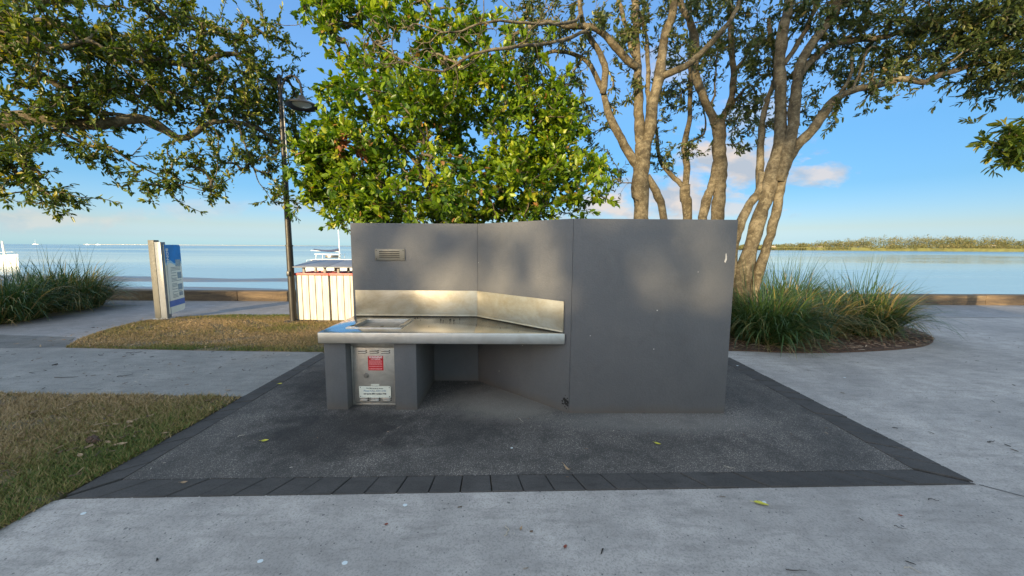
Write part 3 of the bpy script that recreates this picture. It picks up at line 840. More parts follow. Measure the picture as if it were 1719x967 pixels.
    D = rd * (1.0 - 0.5 * along)[:, None] + tdir * (0.25 + 0.9 * along)[:, None] + rng.normal(0, 0.25, (N, 3)); D[:, 2] += droop
    ln = leaf_len * rng.uniform(0.65, 1.25, N)
    ctint = rng.normal(tmean, 0.19, m)
    tint = np.clip(ctint[idx] + rng.normal(0, 0.14, N), 0, 0.97)
    tint[rng.random(N) < 0.012] = 1.0
    sv = RNG; RNG = rng
    sel = np.zeros(N, bool)
    if dead is not None:
        sel = np.linalg.norm((pos - np.array(dead[0])), axis=1) < dead[1]
        link('dead_spray', leaf_cards(pos[sel], D[sel], ln[sel], leaf_w, rng.random(int(sel.sum()))), MAT['dead_leaf'], root, True)
    crown = leaf_cards(pos[~sel], D[~sel], ln[~sel], leaf_w, tint[~sel])
    RNG = sv
    link('crown', crown, MAT[leafmat], root, True)
    return root


def PX(lst, Y0, Y1=None):
    """limb drawn over the photograph at true depth Y0..Y1"""
    Y1 = Y0 if Y1 is None else Y1; n = len(lst)
    return [at(x, y, Y0 + (Y1 - Y0) * i / max(1, n - 1)) for i, (x, y) in enumerate(lst)]


def BL(px, py, Y, rpx, n, sy=1.0, sd=1.0):
    r = rpx * Y / F
    return (at(px, py, Y), (r, r * sd, r * sy), n)


def base_of(px, Y): p = at(px, 400, Y); return np.array([p[0], p[1], 0.0])


def build_trees():
    # --- the sunny round tree right behind the wall
    b = np.array([-0.75, 6.9, 0.0])
    A = lambda x, y, Y: at(x, y, Y)
    limbs = [([b, A(742, 430, 6.9), A(740, 330, 6.8)], 0.11, 0.085),
             ([A(740, 335, 6.8), A(700, 270, 6.5), A(650, 210, 6.3), A(610, 140, 6.2), A(580, 70, 6.2)], 0.06, 0.015),
             ([A(740, 335, 6.8), A(770, 260, 6.9), A(760, 180, 6.9), A(740, 90, 6.8), A(720, 10, 6.8)], 0.07, 0.02),
             ([A(742, 350, 6.8), A(820, 290, 6.6), A(880, 240, 6.5), A(920, 190, 6.5)], 0.05, 0.015),
             ([A(742, 350, 6.8), A(660, 320, 6.2), A(590, 290, 5.9), A(540, 260, 5.9)], 0.045, 0.012),
             ([A(745, 380, 6.8), A(850, 350, 6.2), A(930, 340, 6.0), A(990, 320, 6.0)], 0.04, 0.01),
             ([A(740, 360, 6.8), A(720, 320, 6.0), A(700, 280, 5.6)], 0.04, 0.012)]
    bl = [BL(740, 285, 6.1, 160, 330), BL(630, 215, 6.2, 105, 190), BL(590, 300, 6.0, 85, 150), BL(860, 205, 6.4, 110, 210), BL(905, 300, 6.2, 85, 140),
          BL(700, 140, 6.3, 115, 210), BL(565, 50, 6.2, 58, 55), BL(650, 40, 6.3, 90, 80), BL(785, 60, 6.7, 80, 60), BL(840, 120, 6.6, 75, 110), BL(990, 320, 6.0, 38, 45), BL(930, 265, 6.3, 60, 110), BL(880, 340, 6.1, 70, 70, .4), BL(545, 300, 6.0, 40, 50),
          BL(545, 268, 6.0, 40, 50), BL(925, 225, 6.5, 62, 90), BL(585, 350, 5.95, 32, 34), BL(520, 25, 6.2, 30, 16), BL(760, -60, 6.8, 150, 110), BL(600, -60, 6.4, 90, 60), BL(760, 345, 6.0, 150, 150, 0.25),
          BL(640, 345, 5.9, 80, 70, 0.4), BL(562, 222, 6.1, 24, 20), BL(560, 325, 6.0, 30, 25)]
    grow_tree('tree', 'dense round tree with bright sunlit leaves rising behind the grey wall', b, limbs, bl, 'leaf_bright', 0.104, 0.46, 11, leaf_spread=0.2, seed=11, tmean=0.47, dens=1.75, clump=11, crad=0.15, bias=0.5, droop=0.12, twig_r=0.0042,
              dead=(at(592, 250, 5.75), 0.24))
    # --- left tree, trunk outside the frame, long limb reaching over the path
    b = np.array([-11.6, 6.6, 0.0])
    limbs = [([b, (-11.5, 6.6, 1.6), (-11.1, 6.6, 2.6), (-11.2, 6.5, 4.2)], 0.30, 0.18), ([(-11.3, 6.6, 2.2), (-10.6, 6.5, 3.0), A(-60, 225, 6.2), A(30, 212, 6.2), A(90, 210, 6.3), A(150, 216, 6.4), A(200, 212, 6.5), A(240, 206, 6.7), A(268, 216, 6.8), A(300, 236, 6.9), A(325, 228, 7.0), A(350, 210, 7.1), A(400, 208, 7.3), A(440, 222, 7.8), A(480, 250, 8.2)], 0.15, 0.022),
             ([(-11.3, 6.6, 2.3), A(-120, 90, 5.8), A(0, 78, 5.7), A(60, 76, 5.7), A(110, 76, 5.8), A(155, 70, 5.9), A(190, 95, 6.0)], 0.09, 0.015),
             ([A(-60, 130, 5.8), A(0, 100, 6.0), A(60, 120, 6.1), A(110, 150, 6.3), A(160, 185, 6.4), A(220, 195, 6.6), A(280, 225, 6.8)], 0.08, 0.02),
             ([A(-40, 70, 6.0), A(80, 40, 6.3), A(180, 70, 6.6), A(260, 100, 6.8), A(330, 112, 7.1), A(380, 94, 7.3), A(410, 98, 7.4), A(440, 125, 8.0), A(470, 138, 8.4)], 0.09, 0.018),
             ([A(60, 10, 6), A(160, -10, 6.4), A(240, 0, 6.6), A(275, 22, 6.8), A(300, 40, 7.0), A(400, 60, 7.2)], 0.06, 0.015),
             ([A(90, 212, 6.3), A(150, 240, 6.2), A(190, 245, 6.2), A(215, 265, 6.2), A(280, 300, 6.4), A(340, 320, 6.5)], 0.03, 0.007),
             ([A(400, 210, 7.3), A(415, 260, 7.2), A(430, 300, 7.2), A(455, 335, 7.1)], 0.02, 0.006),
             ([A(30, 214, 6.2), A(30, 270, 5.9), A(60, 310, 5.8), A(110, 345, 5.8)], 0.025, 0.006),
             ([A(100, 215, 6.3), A(180, 150, 6.4), A(230, 160, 6.5), A(290, 190, 6.8)], 0.035, 0.012)]
    bl = [BL(40, 60, 5.8, 110, 210), BL(150, 70, 6.3, 100, 200), BL(250, 90, 6.8, 95, 190), BL(340, 110, 7.1, 90, 180), BL(425, 120, 8.0, 75, 170), BL(480, 175, 8.6, 42, 70), BL(120, 160, 6.2, 70, 80),
          BL(250, 160, 6.8, 70, 90), BL(370, 170, 7.2, 65, 110), BL(450, 210, 8.3, 45, 75), BL(50, 240, 5.9, 50, 60, 0.6), BL(15, 290, 5.8, 40, 40, 0.6), BL(90, 335, 5.8, 38, 34, 0.4), BL(25, 315, 5.8, 40, 26, 0.4), BL(160, 255, 6.2, 40, 34, 0.5),
          BL(320, 265, 6.5, 45, 46, 0.5), BL(370, 325, 6.5, 24, 16, 0.5), BL(290, 315, 6.4, 45, 30, 0.4), BL(220, 310, 6.2, 28, 14, 0.5), BL(440, 265, 7.3, 32, 34), BL(400, 265, 7.2, 35, 30), BL(465, 330, 7.1, 26, 18, 0.6), BL(20, 160, 5.6, 50, 60),
          BL(490, 225, 8.6, 30, 34), BL(140, -40, 6.2, 150, 130), BL(330, 40, 7.0, 60, 60, 0.6), BL(440, 60, 7.3, 50, 50, 0.6), BL(-150, 60, 6.0, 180, 160), BL(-120, -120, 6.0, 200, 140), BL(5, 240, 5.2, 24, 26)]
    grow_tree('tree', 'dark spreading tree at the left edge, long limb reaching over the path', b, limbs, bl, 'leaf_dark', 0.085, 0.38, 12, leaf_spread=0.26, seed=23, dens=1.45, clump=7, crad=0.15, bias=0.55, droop=0.05, twig_r=0.0058)
    # --- slender pale trunks behind the wall
    Y = 7.3
    b = base_of(1079, Y)
    limbs = [([b, A(1078, 366, Y), A(1074, 314, Y), A(1078, 262, Y), A(1079, 240, Y)], 0.158, 0.15),
             ([A(1076, 285, Y), A(1064, 271, Y), A(1035, 228, Y), A(1019, 189, Y + .1), A(1011, 153, Y + .2), A(999, 130, Y + .2), A(984, 106, Y + .3), A(950, 88, Y + .3), A(915, 92, Y + .3), A(880, 110, Y + .3)], 0.10, 0.02),
             ([A(1012, 157, Y + .1), A(1015, 118, Y), A(1007, 86, Y), A(987, 55, Y - .1), A(976, 27, Y - .2), A(970, -30, Y - .2)], 0.07, 0.04),
             ([A(1076, 250, Y), A(1072, 189, Y + .1), A(1072, 138, Y + .1), A(1070, 90, Y), A(1066, 51, Y), A(1064, -40, Y)], 0.105, 0.06),
             ([A(1070, 112, Y), A(1035, 79, Y - .1), A(1011, 55, Y - .2), A(991, 46, Y - .3), A(955, 46, Y - .4), A(910, 40, Y - .5), A(870, 58, Y - .6), A(850, 66, Y - .6)], 0.075, 0.03),
             ([A(1066, 96, Y), A(1058, 86, Y), A(1044, 35, Y + .1), A(1034, -20, Y + .1)], 0.05, 0.035),
             ([A(1082, 248, Y), A(1090, 215, Y - .05), A(1094, 177, Y - .1), A(1105, 134, Y - .1), A(1111, 94, Y - .1), A(1117, 59, Y - .1), A(1129, 20, Y - .2), A(1132, -40, Y - .2)], 0.115, 0.075),
             ([A(1109, 132, Y - .1), A(1125, 124, Y - .2), A(1149, 114, Y - .3), A(1180, 86, Y - .3), A(1211, 51, Y - .4), A(1235, 16, Y - .4), A(1250, -30, Y - .4)], 0.07, 0.035),
             ([A(1088, 190, Y), A(1088, 98, Y + .1), A(1082, 51, Y + .1), A(1060, -10, Y + .1)], 0.05, 0.03),
             ([base_of(1120, Y + .2), A(1115, 366, Y + .15), A(1105, 330, Y + .1), A(1086, 296, Y)], 0.085, 0.07),
             ([A(991, 46, Y - .3), A(940, 70, 6.2), A(880, 78, 5.4), A(850, 82, 5.1), A(790, 92, 4.9), A(740, 118, 4.8), A(690, 108, 4.75), A(650, 85, 4.7)], 0.032, 0.008),
             ([A(976, 27, Y - .2), A(960, 38, 6.3), A(900, 40, 5.4), A(830, 35, 5.0), A(760, 55, 4.8), A(700, 40, 4.8)], 0.028, 0.008)]
    bl = [BL(900, 130, 7.6, 60, 44), BL(955, 160, 7.6, 55, 46), BL(990, 40, 7.1, 70, 46), BL(1000, 225, 7.8, 34, 24), BL(1020, 285, 7.9, 32, 20), BL(1075, 20, 7.1, 70, 60), BL(1145, 65, 7.4, 55, 26), BL(910, 45, 7.0, 60, 40),
          BL(1030, 120, 7.5, 45, 26), BL(1040, -70, 7.2, 160, 150), BL(920, -40, 7.0, 90, 70), (*BL(680, 75, 4.75, 50, 60, 0.7), 1), (*BL(760, 80, 4.85, 60, 70, 0.6), 1), (*BL(850, 50, 5.1, 55, 50, 0.7), 1), (*BL(630, 60, 4.8, 35, 26, 0.7), 1), BL(900, 75, 6.2, 45, 22, 0.6), BL(1180, -30, 7, 60, 50), BL(1020, 190, 7.7, 25, 12), BL(1110, 30, 7.4, 40, 26)]
    grow_tree('tree', 'tall tree with several pale stems forking above the middle of the right wall panel', b, limbs, bl, 'leaf_olive', 0.092, 0.32, 11, seed=31, dens=1.3, clump=6, crad=0.13, leaf_spread=0.26, bias=0.6)
    Y = 8.6; b = base_of(1151, Y)
    limbs = [([b, A(1151, 366, Y), A(1150, 330, Y), A(1150, 310, Y)], 0.125, 0.105),
             ([A(1150, 318, Y), A(1137, 305, Y), A(1109, 271, Y), A(1103, 228, Y), A(1099, 195, Y), A(1096, 160, Y)], 0.07, 0.015),
             ([A(1150, 318, Y), A(1153, 283, Y), A(1149, 240, Y), A(1157, 200, Y), A(1160, 157, Y), A(1160, 118, Y), A(1163, 60, Y), A(1160, -20, Y)], 0.08, 0.03),
             ([A(1153, 240, Y), A(1180, 225, Y), A(1184, 200, Y), A(1180, 180, Y)], 0.03, 0.012)]
    bl = [BL(1115, 190, 8.6, 38, 34), BL(1112, 255, 8.6, 36, 34), BL(1150, 262, 8.5, 32, 26), BL(1140, 140, 8.6, 45, 40), BL(1130, 90, 8.6, 40, 34), BL(1180, 20, 8.6, 60, 50), BL(1175, 165, 8.6, 30, 24)]
    grow_tree('tree', 'thinnest of the pale trunks, forking low just above the wall', b, limbs, bl, 'leaf_olive', 0.096, 0.32, 11, seed=37, dens=1.3, clump=6, crad=0.13, leaf_spread=0.26, bias=0.6)
    Y = 8.0; b = base_of(1203, Y)
    limbs = [([b, A(1204, 366, Y), A(1206, 307, Y), A(1206, 252, Y), A(1205, 215, Y), A(1203, 200, Y)], 0.15, 0.125),
             ([base_of(1165, Y), A(1178, 366, Y), A(1194, 314, Y), A(1205, 272, Y)], 0.115, 0.09),
             ([A(1205, 222, Y), A(1196, 193, Y), A(1180, 157, Y), A(1168, 114, Y), A(1168, 71, Y), A(1160, 39, Y), A(1147, 12, Y), A(1130, -40, Y)], 0.10, 0.06),
             ([A(1206, 222, Y), A(1213, 200, Y), A(1227, 169, Y), A(1231, 134, Y), A(1231, 98, Y), A(1227, 59, Y), A(1226, 20, Y), A(1224, -30, Y)], 0.085, 0.04),
             ([A(1232, 122, Y), A(1240, 112, Y), A(1255, 92, Y), A(1266, 60, Y)], 0.05, 0.028),
             ([A(1222, 182, Y), A(1240, 158, Y), A(1256, 140, Y), A(1266, 148, Y), A(1273, 166, Y)], 0.045, 0.014),
             ([A(1190, 178, Y), A(1200, 160, Y), A(1201, 110, Y), A(1206, 80, Y)], 0.03, 0.012)]
    bl = [BL(1200, 50, 8.0, 55, 56), BL(1240, 105, 8.0, 40, 34), BL(1258, 165, 8.0, 35, 40), BL(1245, 210, 8.0, 38, 44), BL(1235, 20, 8.0, 50, 44), BL(1275, 60, 8.0, 40, 28), BL(1195, 110, 8.0, 30, 20), BL(1220, -60, 8.0, 110, 90)]
    grow_tree('tree', 'pale twin trunk near the right end of the wall top, left of the leaning tree', b, limbs, bl, 'leaf_olive', 0.096, 0.32, 11, seed=41, dens=1.3, clump=6, crad=0.13, leaf_spread=0.26, bias=0.6)
    Y = 6.9; b = base_of(1250, Y)
    limbs = [([b, A(1248, 470, Y), A(1257, 430, Y), A(1270, 377, Y), A(1294, 298, Y), A(1308, 240, Y), A(1311, 189, Y), A(1310, 124, Y), A(1316, 60, Y), A(1329, 0, Y), A(1338, -50, Y)], 0.165, 0.07),
             ([b + np.array([-.12, .12, 0]), A(1226, 440, Y + .1), A(1239, 385, Y + .1), A(1257, 345, Y + .1), A(1277, 318, Y + .1), A(1281, 290, Y + .1)], 0.10, 0.075),
             ([A(1277, 335, Y + .1), A(1277, 268, Y + .2), A(1282, 208, Y + .3), A(1293, 164, Y + .3), A(1303, 130, Y + .3), A(1300, 80, Y + .3), A(1290, 30, Y + .3)], 0.07, 0.03),
             ([b + np.array([.22, -.05, 0]), A(1273, 470, Y - .05), A(1287, 417, Y - .05), A(1299, 372, Y - .05), A(1308, 330, Y - .05), A(1314, 290, Y)], 0.085, 0.085),
             ([A(1306, 305, Y - .05), A(1322, 250, Y - .1), A(1333, 198, Y - .1), A(1340, 134, Y - .1), A(1354, 89, Y - .1), A(1378, 55, Y - .1), A(1403, 10, Y - .1), A(1415, -40, Y - .1)], 0.10, 0.07),
             ([A(1308, 300, Y), A(1334, 248, Y - .1), A(1364, 218, Y - .2), A(1388, 184, Y - .2), A(1403, 164, Y - .2), A(1433, 150, Y - .3), A(1478, 139, Y - .3), A(1510, 130, Y - .4), A(1549, 136, Y - .4), A(1572, 124, Y - .5), A(1615, 112, Y - .6), A(1645, 103, Y - .6), A(1681, 119, Y - .7), A(1725, 126, Y - .7), A(1800, 120, Y - .8)], 0.095, 0.018),
             ([A(1338, 140, Y - .1), A(1352, 112, Y), A(1378, 89, Y), A(1403, 75, Y), A(1448, 69, Y), A(1500, 62, Y - .1), A(1542, 40, Y - .2), A(1585, 50, Y - .3), A(1615, 66, Y - .4), A(1658, 71, Y - .5), A(1698, 63, Y - .6), A(1780, 40, Y - .7)], 0.07, 0.022),
             ([A(1312, 110, Y), A(1335, 80, Y + .1), A(1360, 30, Y + .1), A(1380, -20, Y + .1)], 0.05, 0.03),
             ([A(1405, 163, Y - .2), A(1425, 130, Y - .3), A(1430, 95, Y - .3)], 0.035, 0.02),
             ([A(1388, 184, Y - .2), A(1425, 150, Y - .1), A(1470, 115, Y), A(1530, 105, Y), A(1580, 80, Y)], 0.03, 0.01),
             ([A(1433, 150, Y - .3), A(1450, 110, Y - .3), A(1465, 80, Y - .3), A(1520, 95, Y - .3)], 0.025, 0.01)]
    bl = [BL(1285, 130, 7.2, 34, 30), BL(1300, 40, 7.1, 45, 44), BL(1395, 50, 6.9, 60, 80), BL(1470, 40, 6.8, 70, 110, 0.8), BL(1550, 50, 6.6, 70, 120, 0.7), BL(1630, 40, 6.4, 70, 130, 0.7), BL(1700, 60, 6.2, 60, 120), BL(1420, 120, 6.9, 40, 40, 0.8), BL(1350, 165, 7.0, 28, 22), BL(1390, 200, 6.8, 24, 18),
          BL(1490, 115, 6.7, 50, 50, 0.6), BL(1560, 105, 6.5, 45, 44, 0.6), BL(1640, 130, 6.3, 48, 54, 0.7), BL(1690, 140, 6.2, 45, 50, 0.6), BL(1450, 160, 6.7, 45, 26, 0.4), BL(1350, 100, 7.0, 35, 26), BL(1420, -60, 6.8, 150, 140), BL(1600, -60, 6.4, 160, 180), BL(1800, 60, 6.0, 100, 120), BL(1270, 100, 7.3, 25, 16), BL(1310, 190, 7.2, 22, 10), BL(1350, 30, 6.9, 40, 34), BL(1690, 20, 5.9, 60, 90)]
    grow_tree('tree', 'leaning tree at the wall\'s right end, long limb sweeping right over the water', b, limbs, bl, 'leaf_olive', 0.092, 0.31, 12, seed=43, dens=1.3, clump=6, crad=0.13, leaf_spread=0.26, bias=0.6)
    # --- tree outside the right edge, one hanging spray in view
    b = np.array([10.6, 5.2, 0.0])
    limbs = [([b, (10.6, 5.2, 1.4), (10.4, 5.2, 2.7), (10.2, 5.3, 4.6)], 0.17, 0.07), ([(10.5, 5.2, 2.4), A(1850, 215, 5.4), A(1770, 225, 5.5), A(1715, 245, 5.6), A(1680, 255, 5.6)], 0.05, 0.008)]
    bl = [BL(1690, 245, 5.6, 34, 44), BL(1705, 265, 5.6, 30, 26), BL(1675, 225, 5.6, 18, 8), BL(1740, 230, 5.6, 40, 44), BL(1810, 210, 5.4, 60, 60), ((10.2, 5.3, 4.6), (1.3, 1.3, 0.8), 160)]
    grow_tree('tree', 'tree beyond the right edge showing one dark hanging spray of leaves', b, limbs, bl, 'leaf_dark', 0.12, 0.32, 9, seed=47, bias=0.6, droop=-0.15)


build_trees()


# ------------------------------------------------------------------ park behind the camera: what throws the long evening shade
def build_behind():
    # unseen brick buildings added so their roof edges shade the ground and lower wall
    for (x, w, hh, lab) in ((5.5, 55, 6.9, 'long two storey brick building added behind the viewer for its shade'), (-42, 23, 7.6, 'tallest brick building added for shade behind the viewer, to its left'), (-26.3, 7.4, 6.35, 'small brick building added for shade between the two larger ones behind the viewer')):
        r = thing('shade_building', lab, 'building', (x, -33, 0))
        MB().box((0, 0, hh / 2 - .2), (w, 7, hh - .4)).build('wall', MAT['brick'], r, 0)
        MB().prism([(-w / 2 - .4, -4.1), (w / 2 + .4, -4.1), (w / 2 + .4, 4.1), (-w / 2 - .4, 4.1)], hh - .4, hh).build('roof', MAT['house_roof'], r, 0)
        for fl in (1.6, 4.7):
            for i in range(int(w / 5)):
                wd = MB().box((-w / 2 + 3 + 5 * i, 3.52, fl), (1.6, 0.08, 1.3)).build('window', MAT['house_white'], r, 0)
                MB().box((-w / 2 + 3 + 5 * i, 3.57, fl), (1.44, 0.04, 1.14)).build('pane', MAT['window_glass'], wd, 0)
    rng = random.Random(5)
    def park_tree(x, y, h, crown, label, seed, n=240, low=0.45, lw=0.42):
        b = np.array([x, y, 0.0])
        limbs = [([b, (x + .1, y, h * .25), (x, y + .1, h * .5), (x - .1, y, h * .85)], 0.28, 0.05)]
        for k in range(6):
            a = k * 1.05 + seed; z = h * (0.3 + 0.08 * k)
            limbs.append(([(x, y, z), (x + math.cos(a) * crown * .4, y + math.sin(a) * crown * .4, z + h * .12), (x + math.cos(a) * crown * .8, y + math.sin(a) * crown * .8, z + h * .2)], 0.09, 0.02))
        bl = []
        rr = random.Random(seed)
        for k in range(7):
            a = rr.uniform(0, 6.28); q = rr.uniform(0.2, 0.75) * crown
            bl.append(((x + math.cos(a) * q, y + math.sin(a) * q, h * rr.uniform(low + .12, 0.92)), (crown * rr.uniform(.35, .55),) * 2 + (h * rr.uniform(.10, .18),), n // 7))
        grow_tree('tree', label, b, limbs, bl, 'leaf_dark', 0.34, 0.55, 9, seed=seed, bias=0.6, twig_r=0.009, leaf_spread=0.4)
    G = []
    # low rounded trees that make the shade's upper edge on the wall
    for i, (x, y, h, c) in enumerate(LOWTREES):
        park_tree(x, y, h, c, '%s bushy park tree counting from the left in the row behind the viewer' % ORD[i], 100 + i, 190, 0.1)
    park_tree(-18.9, -29.5, 8.9, 2.0, 'slender loosely leaved tree added behind the viewer to thin the sunlight', 303, 21, 0.70)  # sparse unseen crown added to dim the sun on the wall
    for i, (x, y, h, c, lo) in enumerate(TALLTREES):
        park_tree(x, y, h, c, '%s tall park tree counting from the left behind the viewer' % ORD[i], 200 + i, 330, lo)


ORD = ['first', 'second', 'third', 'fourth', 'fifth']
LOWTREES = [(-36, -26, 8.4, 3.2), (-18.5, -28, 7.25, 0.8), (-15.3, -27.5, 8.4, 1.75), (-8.7, -27.5, 8.6, 2.3), (-4.0, -27.5, 8.8, 3.0)]
TALLTREES = [(-35, -25, 15, 5.0, 0.35), (-31.5, -28, 15.5, 2.6, 0.55), (-14.8, -28.5, 15.5, 3.8, 0.60), (-7, -27, 15, 4.6, 0.5)]
build_behind()


# ------------------------------------------------------------------ screen wall and barbecue
def lettering(name, body, size, m, parent, origin, xdir, up, align='CENTER', sx=1.0, bold=0.0):
    c = bpy.data.curves.new(name, 'FONT'); c.body = body; c.size = size; c.align_x = align; c.align_y = 'CENTER'
    c.extrude = 0.0004; c.resolution_u = 2; c.offset = bold
    o = bpy.data.objects.new(name, c); COL.objects.link(o)
    me = bpy.data.meshes.new_from_object(o); bpy.data.objects.remove(o); bpy.data.curves.remove(c)
    x = Vector(xdir).normalized(); u = Vector(up).normalized(); n = x.cross(u)
    me.transform(Matrix(((x.x * sx, u.x, n.x, origin[0]), (x.y * sx, u.y, n.y, origin[1]), (x.z * sx, u.z, n.z, origin[2]), (0, 0, 0, 1))))
    me.materials.clear(); me.materials.append(m)
    return link(name, me, None, parent, True)


def boolean_cut(ob, cutter):
    md = ob.modifiers.new('cut', 'BOOLEAN'); md.object = cutter; md.operation = 'DIFFERENCE'; md.solver = 'EXACT'
    dg = bpy.context.evaluated_depsgraph_get(); dg.update()
    me = bpy.data.meshes.new_from_object(ob.evaluated_get(dg))
    ob.modifiers.clear(); ob.data = me
    cm = cutter.data; bpy.data.objects.remove(cutter); bpy.data.meshes.remove(cm)


WT = 1.865
A_, B_, C_, D_ = (-1.865, 4.30), (-0.40, 4.30), (0.56, 3.437), (2.082, 3.458)


def build_wall():
    r = thing('screen_wall', 'grey painted masonry screen wall bent in three panels around the barbecue', 'wall', (0, 3.9, 0))
    th = 0.19
    def off(p, q, d): v = Vector((q[0] - p[0], q[1] - p[1])).normalized(); return Vector((-v.y, v.x)) * d
    def line_x(p1, d1, p2, d2):
        k = (d2[0] * (p1[1] - p2[1]) - d2[1] * (p1[0] - p2[0])) / (d1[0] * d2[1] - d1[1] * d2[0]); return (p1[0] + d1[0] * k, p1[1] + d1[1] * k)
    pts = [A_, B_, C_, D_]; V = [Vector(p) for p in pts]
    o = [off(pts[i], pts[i + 1], th) for i in range(3)]
    back = [V[0] + o[0]]
    for i in (1, 2):
        d1 = V[i] - V[i - 1]; d2 = V[i + 1] - V[i]
        back.append(Vector(line_x(V[i] + o[i - 1], d1, V[i] + o[i], d2)))
    back.append(V[3] + o[2])
    g = 0.0007
    for i in range(3):
        d = (V[i + 1] - V[i]).normalized() * g
        a = V[i] + (d if i else d * 0); b = V[i + 1] - (d if i < 2 else d * 0)
        a2 = back[i] + (d if i else d * 0); b2 = back[i + 1] - (d if i < 2 else d * 0)
        m = MB(); m.prism([tuple(a), tuple(b), tuple(b2), tuple(a2)], -0.05, WT, 0.005, 2)
        m.build('wall_panel', MAT['grey_paint'], r, 30, True)
    # vent grille in the left panel
    gx, gz = -1.414, 1.505
    v = MB(); v.box((gx, 4.294, gz), (0.345, 0.014, 0.132), bevel=0.003)
    vo = v.build('vent_grille', MAT['vent_metal'], r, 30, True)
    s = MB()
    for k in range(4): s.box((gx - 0.005, 4.2862, gz + 0.036 - 0.0215 * k), (0.235, 0.003, 0.008))
    for sx in (-1, 1):
        for sz in (-1, 1): s.cyl((gx + sx * .155, 4.2885, gz + sz * .048), (gx + sx * .155, 4.285, gz + sz * .048), 0.005, n=8)
    s.build('slots', MAT['dark_slot'], vo, 0, True)
    # chips and scars in the paint
    c = MB()
    p = at(1219, 433, 3.455)
    c.prism([(-.012, -.05), (.004, -.06), (.014, -.02), (.006, .02), (-.006, .055), (-.016, .05), (-.008, .0)], 0, 0.0015)
    me = c.mesh('scar', 0); me.transform(Matrix.Translation((p[0], 3.4575, p[2])) @ Matrix.Scale(.75, 4) @ Matrix.Rotation(R(90), 4, 'X') @ Matrix.Rotation(R(-8), 4, 'Z')); me.materials.append(MAT['scrape'])
    tag(link('paint_scar', me, None, r, True), 'white scrape near the right end of the wall')
    c = MB(); rg = random.Random(3)
    dx = (Vector(C_) - Vector(B_)).normalized(); nn = Vector((dx.y, -dx.x))
    for k in range(26):
        t = -rg.random() ** 1.5 * 0.075; z = 0.105 + rg.gauss(0, 0.035); q = Vector(C_) + dx * (t - .008) + nn * 0.0012
        s_ = rg.uniform(.004, .016); n = 6
        vs = [c.bm.verts.new((q.x + dx.x * s_ * math.cos(a) * rg.uniform(.6, 1.2), q.y + dx.y * s_ * math.cos(a), z + s_ * math.sin(a) * rg.uniform(.6, 1.3))) for a in [i * 6.283 / n for i in range(n)]]
        for vv in vs: vv.co += Vector((nn.x, nn.y, 0)) * k * 0.00004
        c.bm.faces.new(vs)
    tag(c.build('paint_scar', MAT['dark_slot'], r, 0, True), 'black flaked patch at the foot of the corner')


